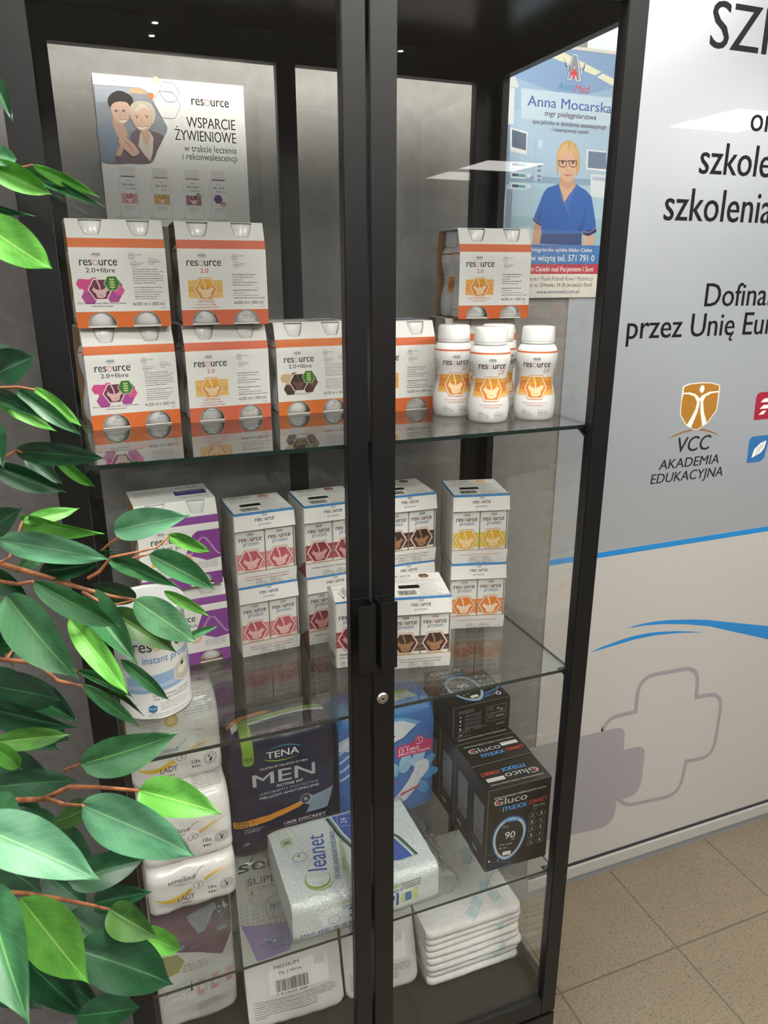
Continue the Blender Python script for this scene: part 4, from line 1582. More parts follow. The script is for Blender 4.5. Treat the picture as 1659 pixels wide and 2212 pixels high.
# folded top: sticker band and green tongue
A.poly([(.06 * W, TE - .012), (.14 * W, TE - .004), (.55 * W, TE + .010), (.97 * W, TE + .008), (.98 * W, TE + .026), (.6 * W, TE + .026), (.12 * W, TE + .014), (.06 * W, TE + .006)], 'dfe4dd', 3)
A.poly([(.12 * W, TE + .002), (.55 * W, TE + .014), (.97 * W, TE + .014), (.96 * W, TE + .026), (.6 * W, TE + .027), (.12 * W, TE + .014)], '93b356', 4)
A.text('Track our', .14 * W, TE + .009, .0042, '22301a', w=.16 * W, lift=6, bold=.02)
A.text('Progress Here', .14 * W, TE + .0035, .0042, '22301a', w=.24 * W, lift=6, bold=.02)
fine(A, .14 * W, TE + .0, .75 * W, [FINE[0] + FINE[1], FINE[2] + FINE[3]], .0028, lift=6)
A.poly([(.03 * W, TE + .006), (.2 * W, TE + .020), (.48 * W, TE + .030), (.4 * W, TE + .038), (.15 * W, TE + .030), (.03 * W, TE + .015)], 'd98a4c', 2)
A.rrect(.115 * W, .197, .235 * W, TE + .002, .008, '1c2418', 3)
A.rrect(.122 * W, .199, .228 * W, TE + .002, .008, '86ab3c', 4)
A.text('TENA', .175 * W, .212, .0045, '1c2418', w=.085 * W, al='c', lift=6, bold=.03)
A.text('PROTECTS', .175 * W, .207, .0026, '1c2418', w=.085 * W, al='c', lift=6)
A.text('MEN', .62 * W, TE + .062, .010, SIL, w=.3 * W, bold=.02)
b.mesh(M_NAVY, A, t)

# blue ladies' pack to the right of the door stiles
t = thing('incontinence_pack', 'bright blue soft pack with white logo and crimson label by the black boxes', 'pad pack', (.533, .272, Z3), R(-1))
b = Bag(.208, .115, .262, .035, .07, .0026, .004, 23, freq=16, pw=14)
M_BLU = P('4576bc', .3, coat=.3, name='blue_wrap')
A = Art()
W = .208
L0 = b.len[0]
TE = L0 + b.len[1]
A.poly([(0, .222), (.35 * W, .235), (.62 * W, .207), (.80 * W, .23), (1.0 * W, .262), (1.0 * W, TE + .03), (0, TE + .03)], '2f78b8', .5)
lens = [(.36 * W + .38 * W * math.cos(a), .196 + .030 * math.sin(a)) for a in [2 * PI * i / 40 for i in range(40)]]
lens = [(x, y) for x, y in lens]
A.poly([(.80 * W, .203), (.66 * W, .217), (.45 * W, .222), (.2 * W, .215), (0, .2), (0, .176), (.2 * W, .168), (.45 * W, .167), (.66 * W, .178)], 'dde3ea', 2)
A.poly([(.80 * W, .203), (.66 * W, .217), (.45 * W, .222), (.2 * W, .215), (.2 * W, .22), (.45 * W, .229), (.70 * W, .222), (.86 * W, .207)], '6fb0e0', 1.5)
A.poly([(.80 * W, .200), (.66 * W, .175), (.45 * W, .164), (.2 * W, .163), (.2 * W, .169), (.45 * W, .168), (.64 * W, .177)], '283a70', 1.5)
A.text('TENA', .36 * W, .184, .019, '25305f', w=.42 * W, al='c', lift=4, bold=.02)
A.rrect(.58 * W, .132, .98 * W, .161, .004, 'c03a6c', 2)
A.circ(.83 * W, .163, .0125, 'c03a6c', 2)
A.ring([(.83 * W + .0085 * math.cos(a), .163 + .0085 * math.sin(a)) for a in [R(-140 + 300 * i / 20) for i in range(21)]], .0014, 'f6e3ea', 4, closed=False)
A.ring([(.83 * W, .169), (.83 * W, .163), (.845 * W, .159)], .0013, 'f6e3ea', 4, closed=False)
A.text('UP TO', .61 * W, .152, .0046, 'fbeef2', w=.11 * W, lift=4)
A.text('12 HRS', .61 * W, .1435, .0068, 'fbeef2', w=.22 * W, lift=4, bold=.035)
A.text('PROTECTION', .61 * W, .1355, .0056, 'fbeef2', w=.34 * W, lift=4, bold=.02)
for (x, y, r1, r2, an, m) in ((.55, .105, .013, .020, 20, '8fbfe0'), (.68, .115, .014, .024, -12, '9cc8e6'), (.82, .122, .013, .022, -35, 'a9d0ea'), (.93, .105, .013, .022, -60, '5fa6da'), (.95, .075, .012, .024, -100, '4f9ad6'), (.88, .045, .012, .022, -140, '5aa0d8')):
    A.poly([(x * W + r1 * math.cos(a) * math.cos(R(an)) - r2 * math.sin(a) * math.sin(R(an)), y + r1 * math.cos(a) * math.sin(R(an)) + r2 * math.sin(a) * math.cos(R(an))) for a in [2 * PI * i / 16 for i in range(16)]], m, 1 + x)
A.poly([(.94 * W, .108), (.88 * W, .117), (.79 * W, .112), (.77 * W, .09), (.72 * W, .07), (.62 * W, .045), (.52 * W, .025), (.60 * W, .015), (.70 * W, .022), (.80 * W, .045), (.85 * W, .065), (.95 * W, .088)], 'dfe3ea', 4)
A.ring([(.88 * W, .105), (.83 * W, .09), (.78 * W, .06), (.68 * W, .035)], .0006, '9aa4b8', 5, closed=False)
A.poly([(.64 * W, .042), (.80 * W, .052), (.86 * W, .055), (.84 * W, .047), (.72 * W, .042), (.62 * W, .034)], 'c9506c', 6)
A.poly([(.36 * W, .085), (.5 * W, .082), (.6 * W, .072), (.5 * W, .07), (.4 * W, .072)], 'c9506c', 5)
A.circ(.44 * W, .055, .0165, 'dfe3ea', 6)
A.circ(.44 * W, .055, .0155, '2a3766', 7)
A.circ(.44 * W, .055, .0105, 'f0f2f6', 8)
A.text('3x', .44 * W, .051, .009, '2a3766', al='c', lift=9, bold=.03)
A.poly([(.25 * W, TE + .012), (.55 * W, TE + .022), (.78 * W, TE + .018), (.86 * W, TE - .008), (.5 * W, TE - .012), (.25 * W, TE - .02)], 'c9d6c6', 2)
A.poly([(.25 * W, TE + .012), (.55 * W, TE + .022), (.78 * W, TE + .018), (.78 * W, TE + .008), (.5 * W, TE + .009), (.25 * W, TE - .002)], '8fb552', 3)
fine(A, .3 * W, TE + .004, .45 * W, FINE[:4], .0042, lift=5)
A.text('TENA', .05 * W, .242, .008, 'e6ecf4')
o = A.xf(T2(.02 * W, .20, R(90)))
A.M = o
for k in range(5):
    A.poly([(0, .10 + .022 * k), (.10 * W, .115 + .022 * k), (.10 * W, .121 + .022 * k), (0, .106 + .022 * k)], 'b9c9e4', 4)
b.mesh(M_BLU, A, t)

# ------------------------------------------------------------------ glucose meter boxes
GWD, GHT, GDP = .134, .188, .0725
M_GB = P('08080a', .35, coat=.25, spec=.3, name='black_glossy_card')
RED, LBL = 'd8473c', '4a93d8'


def gluco_logo(A, x, y, w):
    h = w * .13
    A.text('Gluco', x, y, h, SIL, w=w * .62, bold=.02)
    A.circ(x + .075 * w, y + h * .45, h * .22, RED, 4, n=14)
    A.text('maxx', x + .17 * w, y - h * 1.1, h, LBL, w=w * .46, bold=.03)
    A.text('CONNECT', x + .66 * w, y - h * .98, h * .62, RED, w=w * .36, bold=.02, it=.1)


def meter(A, cx, cy, r, a=0, lift=2):
    o = A.xf(T2(cx, cy, a))
    egg = []
    for i in range(36):
        t = 2 * PI * i / 36
        egg.append((r * .74 * math.cos(t) * (1 + .16 * math.sin(t)), r * 1.05 * math.sin(t)))
    for k, (sc, m) in enumerate(((1.14, '16304e'), (1.09, '2f6aa4'), (1.045, '7fb4e0'), (1.0, 'c4c2c0'), (.93, '8e8a88'), (.89, '15151a'))):
        A.poly([(x * sc, y * sc) for x, y in egg], m, lift + k * .5)
    A.text('90', .02 * r, .02 * r, .34 * r, 'e9e9ea', w=.5 * r, al='c', lift=lift + 5, bold=.0)
    A.text('Gluco', -.42 * r, .62 * r, .1 * r, 'b5b5b8', w=.3 * r, lift=lift + 5)
    A.text('mg/dL', .12 * r, -.1 * r, .06 * r, 'd0d0d0', lift=lift + 5)
    A.text('AM 10:00', -.42 * r, -.32 * r, .08 * r, 'c9c9c9', w=.6 * r, lift=lift + 5)
    A.text('8-10', -.42 * r, -.5 * r, .08 * r, 'c9c9c9', w=.35 * r, lift=lift + 5)
    A.rrect(-.2 * r, -.86 * r, .2 * r, -.66 * r, .05 * r, 'dcdad6', lift + 5)
    A.rrect(-.35 * r, .90 * r, .3 * r, 1.0 * r, .04 * r, '5b93c8', lift + 5)
    A.M = o


def gluco_front():
    W, H = GWD, GHT
    A = Art()
    for k in range(9):
        a = R(-75 + 13 * k)
        A.ring([(-.0 * W + .002, .27 * H - .012 * k), (.12 * W, (.25 - .035 * k) * H), (.34 * W + .02 * k * W, max(.003, (.16 - .03 * k) * H))], .0005 + .0002 * (k % 3), ('2a5c92', '4f8fce', '1c3f6c')[k % 3], 1 + .1 * k, closed=False)
    A.circ(.06 * W, .13 * H, .0022, 'dfeefa', 3, n=10)
    A.circ(.20 * W, .115 * H, .0016, 'cfe4f6', 3, n=10)
    A.text('SYSTEM MONITORUJĄCY STĘŻENIE GLUKOZY WE KRWI', .09 * W, .885 * H, .0034, 'd6d6d6', w=.82 * W, bold=.02)
    gluco_logo(A, .09 * W, .80 * H, .84 * W)
    A.text('Zdrowiej', .72 * W, .68 * H, .0042, 'd6d6d6', w=.19 * W)
    fine(A, .72 * W, .655 * H, .16 * W, ['Przyjazna aplikacja', 'mobilna'], .003, 'a9a9a9')
    meter(A, .36 * W, .36 * H, .044, R(-6))
    for i in range(5):
        for j in range(2):
            x, y = (.67 + .145 * j) * W, (.575 - .085 * i) * H
            A.ring(rr(x, y - .030 * H, x + .115 * W, y + .030 * H, .002, 3), .0004, 'b9b9b9', 2)
            A.circ(x + .055 * W, y + .006 * H, .0022, 'cfcfcf', 2, n=8, ry=.0026 if (i + j) % 2 else .0014)
            A.rect(x + .02 * W, y - .021 * H, x + .095 * W, y - .017 * H, 'a9a9a9')
    A.rect(.18 * W, .0, .1805 * W, .05 * H, '2c2c2e')
    return A


def gluco_side():
    D, H = GDP, GHT
    A = Art()
    A.text('GLUCO', .15 * D, .86 * H, .006, '3d3f48', w=.5 * D)
    A.text('MAXX', .15 * D, .81 * H, .006, '2c3f5c', w=.42 * D)
    A.rrect(.22 * D, .40 * H, .80 * D, .76 * H, .002, '8b8f98', 1)
    fine(A, .27 * D, .735 * H, .48 * D, FINE, .0042, '2a2c33')
    A.rrect(.26 * D, .27 * H, .78 * D, .39 * H, .001, '9da1a8', 1)
    barcode(A, .30 * D, .28 * H, .44 * D, .10 * H, seed=2, digits=False)
    for k in range(3):
        A.ring([(.2 * D + .17 * D * k + .004 * math.cos(a), .22 * H + .004 * math.sin(a)) for a in [2 * PI * i / 12 for i in range(12)]], .0005, 'a9a9a9', 2)
    A.rect(.2 * D, .09 * H, .5 * D, .14 * H, '8b8f98')
    return A


def gluco_top():
    W, D = GWD, GDP
    A = Art()
    A.text('SYSTEM MONITORUJĄCY STĘŻENIE GLUKOZY WE KRWI', .08 * W, .80 * D, .0034, 'cfcfcf', w=.84 * W, bold=.02)
    gluco_logo(A, .10 * W, .50 * D, .84 * W)
    A.rect(.65 * W, .56 * D, .93 * W, .70 * D, 'd9d9d6', 3)
    fine(A, .66 * W, .66 * D, .26 * W, ['NIE ZAWIERA PASKÓW', 'NIE DO SPRZEDAŻY'], .0032, lift=5)
    return A


_g = {}


def gluco_box(label, loc, rz, flip=False):
    t = thing('meter_box', label, 'box', loc, rz, 'black glucose meter boxes')
    if flip not in _g:
        W, H, D = GWD, GHT, GDP
        mb = MB().box(-W / 2, W / 2, 0, D, 0, H, M_GB, .0008)
        mb.art(gluco_front(), lambda u, v, h: (u - W / 2, -h - .0001, v))
        mb.art(gluco_side(), lambda u, v, h: (-W / 2 - h - .0001, D - u, v))
        if flip:
            mb.art(gluco_top(), lambda u, v, h: (W / 2 - u, D - v, H + h + .0001))
        else:
            mb.art(gluco_top(), lambda u, v, h: (u - W / 2, v, H + h + .0001))
        e = P('77736c', .5)
        mb.box(-W / 2 - .0003, -W / 2 + .0004, -.0003, .0004, .001, H - .001, e)
        mb.box(-W / 2, W / 2, -.0003, .0004, H - .0004, H + .0003, e)
        _g[flip] = mb.build('carton', t).data
        mt = MB()
        mt.add([(-.018, -.0006, H - .001), (.018, -.0006, H - .001), (.012, -.0006, H + .0 - .010), (-.012, -.0006, H - .010)], [(0, 3, 2, 1)], M_GB)
        _g[(flip, 't')] = mt.build('tuck_flap', t).data
    else:
        for nm, k in (('carton', flip), ('tuck_flap', (flip, 't'))):
            o = bpy.data.objects.new(nm, _g[k])
            COL.objects.link(o)
            o.parent = t
    return t


gluco_box('black meter box standing foremost with round meter picture facing out', (.7185, .0575, Z3), R(-2), True)
gluco_box('black meter box standing second, directly behind the foremost black box', (.7225, .1325, Z3), R(-1))
gluco_box('black meter box standing third beneath the lying black box', (.7235, .2065, Z3), R(0), True)
gluco_box('black meter box standing rearmost under the back of the lying box', (.7230, .2800, Z3), R(1))
# the lying one, meter picture up
t = thing('meter_box', 'black meter box lying flat on top of the standing ones, picture up', 'box', (.7255, .2270, Z3 + GHT + .0012), R(0), 'black glucose meter boxes')
W, H, D = .132, .150, .0725
mb = MB().box(-W / 2, W / 2, 0, H, 0, D, M_GB, .0008)
A = Art()
o_ = A.xf(T2(0, 0))
gluco_logo(A, .08 * W, .86 * H, .84 * W)
meter(A, .42 * W, .40 * H, .046, R(8))
for k in range(8):
    A.ring([(.40 * W + .02 * W * k, .05 * H), (.26 * W + .045 * W * k, .10 * H), (.42 * W + .06 * W * k, (.17 - .004 * k) * H), (.98 * W, (.26 + .01 * k) * H)], .0006 + .0003 * (k % 3), ('3a78c0', '8fc0ee', '2450a0')[k % 3], 1 + .1 * k, closed=False)
A.ring([(.86 * W + .005 * math.cos(a), .13 * H + .005 * math.sin(a)) for a in [2 * PI * i / 16 for i in range(16)]], .0022, 'e6e6e6', 3)
for i in range(3):
    for j in range(2):
        x, y = (.70 + .15 * j) * W, (.62 - .12 * i) * H
        A.ring(rr(x, y - .04 * H, x + .12 * W, y + .04 * H, .002, 3), .0004, 'b9b9b9', 2)
        A.circ(x + .06 * W, y + .01 * H, .0025, 'cfcfcf', 2, n=8)
        A.rect(x + .02 * W, y - .024 * H, x + .10 * W, y - .018 * H, 'a9a9a9')
mb.art(A, lambda u, v, h: (u - W / 2, v, D + h + .0001))
A = Art()
fine(A, .09 * W, .83 * D, .26 * W, ['Przechowywanie', 'i transport:'], .0042, 'c9c9c9')
for i in range(4):
    A.circ(.12 * W, (.66 - .13 * i) * D, .0020, 'c9c9c9', 2, n=8, ry=.0028 if i % 2 else .0015)
    fine(A, .20 * W, (.68 - .13 * i) * D, .28 * W, ['temperatura od 2 do 30', 'chronić przed wilgocią'], .0036, 'a9a9a9')
for i, cc in enumerate('XOI'):
    A.ring(rr((.10 + .07 * i) * W, .13 * D, (.15 + .07 * i) * W, .22 * D, .001, 2), .0003, 'c9c9c9', 2)
fine(A, .36 * W, .22 * D, .22 * W, ['Numer katalogowy', 'Wytwórca'], .0036, 'a9a9a9')
A.ring(rr(.58 * W, .58 * D, .92 * W, .82 * D, .0015, 3), .0004, 'a9a9a9', 2)
A.ring(rr(.58 * W, .32 * D, .92 * W, .56 * D, .0015, 3), .0004, 'a9a9a9', 2)
A.text('CE', .76 * W, .67 * D, .0044, 'e0e0e0')
A.text('CE', .82 * W, .62 * D, .0044, 'e0e0e0')
A.text('CE 0197', .74 * W, .42 * D, .0044, 'e0e0e0')
fine(A, .61 * W, .50 * D, .10 * W, ['Wyrób', 'Med.', 'Diag.'], .003, 'a9a9a9')
fine(A, .61 * W, .76 * D, .10 * W, ['Wyrób', 'Med.', 'Diag.'], .003, 'a9a9a9')
A.text('Rev 02-02-PL', .76 * W, .16 * D, .003, 'c9c9c9')
A.rect(.10 * W, .05 * D, .16 * W, .07 * D, 'e0e0e0')
mb.art(A, lambda u, v, h: (u - W / 2, -h - .0001, v))
A = Art()
A.rect(.25 * H, .15 * D, .36 * H, .55 * D, '8b8f98')
A.ring([(.16 * H + .0035 * math.cos(a), .45 * D + .0035 * math.sin(a)) for a in [2 * PI * i / 12 for i in range(12)]], .0008, 'c9c9c9', 2)
mb.art(A, lambda u, v, h: (-W / 2 - h - .0001, H - u, v))
mb.box(-W / 2, W / 2, -.0003, .0004, D - .0004, D + .0003, P('77736c', .5))
mb.box(-W / 2 - .0003, -W / 2 + .0004, -.0003, .0004, .001, D - .001, P('77736c', .5))
mb.build('carton', t)

# ------------------------------------------------------------------ wet sponge pack
t = thing('sponge_pack', 'clear film pack of white soapy sponges with blue and green print', 'sponge pack', (.405, .034, Z3), R(0))
SW, SD, SH = .275, .205, .078
M_SPG = noisy('white_sponge_fleece', 'c9d6d6', 'e2eae8', 260, .85, .6, 420)
b = Bag(SW, SD, SH, .016, .05, .0016, .003, 31, freq=18)
A = Art()
W = SW
F0 = b.len[0] + b.len[1]
TT = b.len[2]
CB, CG = '3b5fb8', '86ad3c'
# lying top print: words run from front to back
o_ = A.xf(T2(.21 * W, F0 + .030, R(78)))
n_ = 14
for (rx, ry, th, oy) in ((.020, .023, .0045, 0), (.024, .026, .0018, -.003)):
    up_ = [(-.0 + rx * math.cos(R(50 + 260 * i / n_)), oy + ry * math.sin(R(50 + 260 * i / n_))) for i in range(n_ + 1)]
    lo_ = [((rx - th * math.sin(PI * i / n_)) * math.cos(R(50 + 260 * i / n_)), oy + (ry - th * math.sin(PI * i / n_)) * math.sin(R(50 + 260 * i / n_))) for i in range(n_ + 1)]
    A.poly(up_ + lo_[::-1], CG, 2)
A.text('leanet', .020, -.018, .034, CB, w=.088, bold=.01)
A.text('ESPONJAS JABONOSAS DESECHABLES', -.004, -.040, .0090, '3d6f9c', w=.118, bold=.02)
A.text('DISPOSABLE SOAPY SPONGES', .012, -.055, .0085, '9bb04c', w=.100, bold=.01)
A.M = o_
A.ring([(.15 * W + .013 * math.cos(a), F0 + .092 + .011 * math.sin(a)) for a in [2 * PI * i / 24 for i in range(24)]], .0009, CB, 2)
A.circ(.145 * W, F0 + .096, .0032, CG, 2, n=12)
A.rrect(.06 * W, F0 + .130, .14 * W, F0 + .148, .002, 'b5c98a', 1)
A.rect(.08 * W, F0 + .135, .12 * W, F0 + .140, '4a79b0', 2)
# blue wave panel across the middle
for k, (m, d) in enumerate((('1d3a4a', -.012), ('5c8f6c', -.008), ('e6ece8', -.004), (CB, 0))):
    A.poly([(.46 * W + d, F0 + TT), (.49 * W + d, F0 + .12), (.54 * W + d, F0 + .08), (.64 * W + d, F0 + .035), (.70 * W, F0 + .026), (.76 * W - d * .5, F0 + .02), (.86 * W - d, F0 + .022), (.80 * W - d, F0 + .075), (.70 * W - d, F0 + .115), (.64 * W - d, F0 + TT)], m, 3 + k)
o_ = A.xf(T2(.545 * W, F0 + .145, R(78)))
A.text('24', 0, 0, .012, 'eef2fa', lift=8, bold=.03)
A.ring(rr(-.008, -.012, .026, .018, .008, 4), .0009, 'c9d6f0', 8)
A.text('20cm', -.05, -.022, .013, 'eef2fa', lift=8, bold=.03, it=.15)
A.M = o_
fine(A, .70 * W, F0 + .085, .10 * W, ['Ideal para piel sensible', 'Dermatologically tested', 'Made in Spain'], .005, 'dfe6f6', lift=9)
rnd = random.Random(4)
for k in range(26):
    yy = F0 + .03 + rnd.random() * .09
    xx = W * (.735 - .1 * (yy - F0 - .03) / .09) - rnd.random() * .018
    r_ = .0016 + .004 * rnd.random()
    A.ring([(xx + r_ * math.cos(a), yy + r_ * math.sin(a)) for a in [2 * PI * i / 14 for i in range(14)]], .0004, 'a9c4ee', 9)
fine(A, .84 * W, F0 + .165, .05 * W, ['LOTE 2204', 'CAD 04-2026'], .005)
# front face: the same words upside down
o_ = A.xf(T2(.70 * W, F0 - .018, PI))
A.text('leanet', .0, .020, .027, '3a55a0', w=.17 * W * 2, bold=.01)
A.text('ESPONJAS DESECHABLES', -.005, .012, .0055, '3d5f9c', w=.40 * W, bold=.02)
A.text('DISPOSABLE SOAPY SPONGES', -.005, .003, .0055, '9bb04c', w=.40 * W, bold=.01)
A.text('12 x 20 cm', .09, .051, .006, '3a55a0', w=.09, bold=.02)
A.M = o_
A.ring([(.26 * W + .010 * math.cos(a), .022 + .009 * math.sin(a)) for a in [2 * PI * i / 22 for i in range(22)]], .0008, '3a55a0', 2)
for k in range(4):
    A.rect(.72 * W, .040 + .004 * k, .86 * W, .0412 + .004 * k, '39424a')
A.rrect(.72 * W, .012, .84 * W, .034, .001, 'b5c98a', 1)
A.rrect(.745 * W, .014, .79 * W, .032, .003, '4a69b0', 2)
b.mesh(M_SPG, A, t, 'sponge_stack')
# film: a loose crinkled sleeve with flat welded ends
def crinkle(x, y, z, a=.005, s=40):
    n = noise.noise_vector(Vector((x * s, y * s, z * s))) * a + noise.noise_vector(Vector((x * s * 3, y * s * 3, z * s * 3))) * a * .45
    return n


fb = Bag(SW + .004, SD + .006, SH + .004, .020, .0, .0, .004, 40)
mb = MB()
nx, nt = 90, 110
ext = .052
vv, ff = [], []
for i in range(nx + 1):
    x = -ext + (fb.W + 2 * ext) * i / nx
    over = max(0, -x, x - fb.W) / ext
    for j in range(nt):
        p = Vector(fb.pt(max(0, min(fb.W, x)), fb.L * j / nt))
        p.x = x - fb.W / 2
        k = over ** .7
        p.z = p.z * (1 - .93 * k) + .004 * k
        p.y = p.y + (fb.D * .46 - p.y) * .18 * k
        c = crinkle(p.x, p.y, p.z, .0009 + .0075 * min(1, over * 2.5))
        p += c
        p.z = max(.0004, p.z)
        p.y = max(-.006 if over else -.002, p.y - .003)
        vv.append(tuple(p))
for i in range(nx):
    for j in range(nt):
        a, c = i * nt + j, i * nt + (j + 1) % nt
        ff.append((a, a + nt, c + nt, c))
mb.add(vv, ff, M_FILM)
mb.build('film_wrap', t, 180)

# ------------------------------------------------------------------ bottom: diaper packs and bed pads
def seni_pack(label, loc, rz, W, D, H, seed, ln, art, mat, pn=.07):
    t = thing('diaper_pack', label, 'diaper pack', loc, rz, 'diaper packs on the cabinet floor')
    b = Bag(W, D, H, .024, pn, .0032, .004, seed, lean=ln, freq=15, pw=14)
    b.mesh(mat, art, t, st=.007)
    return t, b


def seni_art(W):
    A = Art()
    A.text('seni', .04 * W, .288, .018, '2b2b2f', w=.52 * W, bold=.05)
    A.poly([(.36 * W, .282), (.45 * W, .2795), (.54 * W, .282), (.55 * W, .285), (.45 * W, .283), (.36 * W, .285)], 'c8623c', 3)
    A.text('SUPER PLUS', .12 * W, .262, .012, '3a3a40', w=.72 * W)
    fine(A, .2 * W, .256, .5 * W, ['All-in-one diapers for adults', 'Changes complets pour adultes'], .0042)
    PU = '8e7db8'
    A.poly([(.55 * W, .245), (.98 * W, .250), (.98 * W, .165), (.52 * W, .178)], '8a6fae', 1)
    A.poly([(.02 * W, .190), (.62 * W, .180), (.48 * W, .125), (.14 * W, .120)], 'a898cc', 1)
    for i in range(9):
        for j in range(8):
            A.circ((.03 + .055 * i) * W, .186 + .007 * j, .0015 * (1.2 - .1 * j), 'a89cc8', 1.5, n=7)
    A.circ(.38 * W, .2135, .0215, 'e3e1e2', 2)
    A.ring([(.38 * W + .0205 * math.cos(a), .2135 + .0205 * math.sin(a)) for a in [2 * PI * i / 26 for i in range(26)]], .0009, '6a6a70', 3)
    A.text('360°', .38 * W, .211, .009, '3f6fae', w=.0255, al='c', lift=4, bold=.01)
    A.text('PROTECTION', .38 * W, .206, .0025, '6a6a70', w=.022, al='c', lift=4)
    for k in range(3):
        A.rect((.26 + .2 * k) * W, .146, (.44 + .2 * k) * W, .157, '6f95cf', 3)
    A.text('AIR', .31 * W, .150, .0040, 'eef3fb', lift=5, bold=.02)
    A.text('STOP', .49 * W, .149, .0036, 'eef3fb', lift=5)
    for i in range(5):
        A.circ((.62 + .035 * i) * W, .186, .0022, '4a3a5c', 3, ry=.0035, n=8)
    A.text('MEDIUM', .30 * W, .098, .0062, '2b2b2f', w=.26 * W)
    A.text('75-110cm', .34 * W, .086, .0056, '2b2b2f', w=.24 * W)
    A.rect(.24 * W, .050, .86 * W, .104, 'f2f1ee', .6)
    A.text('MEDIUM', .30 * W, .098, .0062, '2b2b2f', w=.26 * W)
    barcode(A, .30 * W, .054, .34 * W, .022, seed=9)
    fine(A, .72 * W, .100, .10 * W, ['LOT 2309', 'EXP 09/28', 'PZN 0438', 'REF SE-094'], .0045)
    A.ring(rr(.10 * W, -.0, .11 * W, .001, .0004), .0001, 'cccccc', .4)
    L_ = ['en All-in-one diapers for adults, pl Pieluchomajtki dla dorosłych, de Inkontinenzhosen, fr Changes complets', 'es Absorbentes, it Pannoloni, pt Fraldas, nl Luiers voor volwassenen, cs Plenkové kalhotky, sk Plienkové nohavičky',
          'hu Nadrágpelenka, ro Scutece pentru adulți, bg Памперси за възрастни, ru Подгузники для взрослых, uk Підгузки', 'lt Sauskelnės suaugusiems, lv Autiņbiksītes, et Mähkmed täiskasvanutele, hr Pelene, sl Plenice, sr Pelene',
          'el Πάνες ενηλίκων, tr Hasta bezi, sv Allt-i-ett-skydd, fi Vaippa, no Bleie, da Ble', 'Warnings: keep away from fire and children, store in a dry place, single use product',
          'Przechowywać w suchym miejscu, chronić przed wilgocią, produkt jednorazowego użytku', 'SENI SUPER PLUS']
    fine(A, .06 * W, .040, .88 * W, L_, .0042, '3c3c40', bold_every=2)
    return A


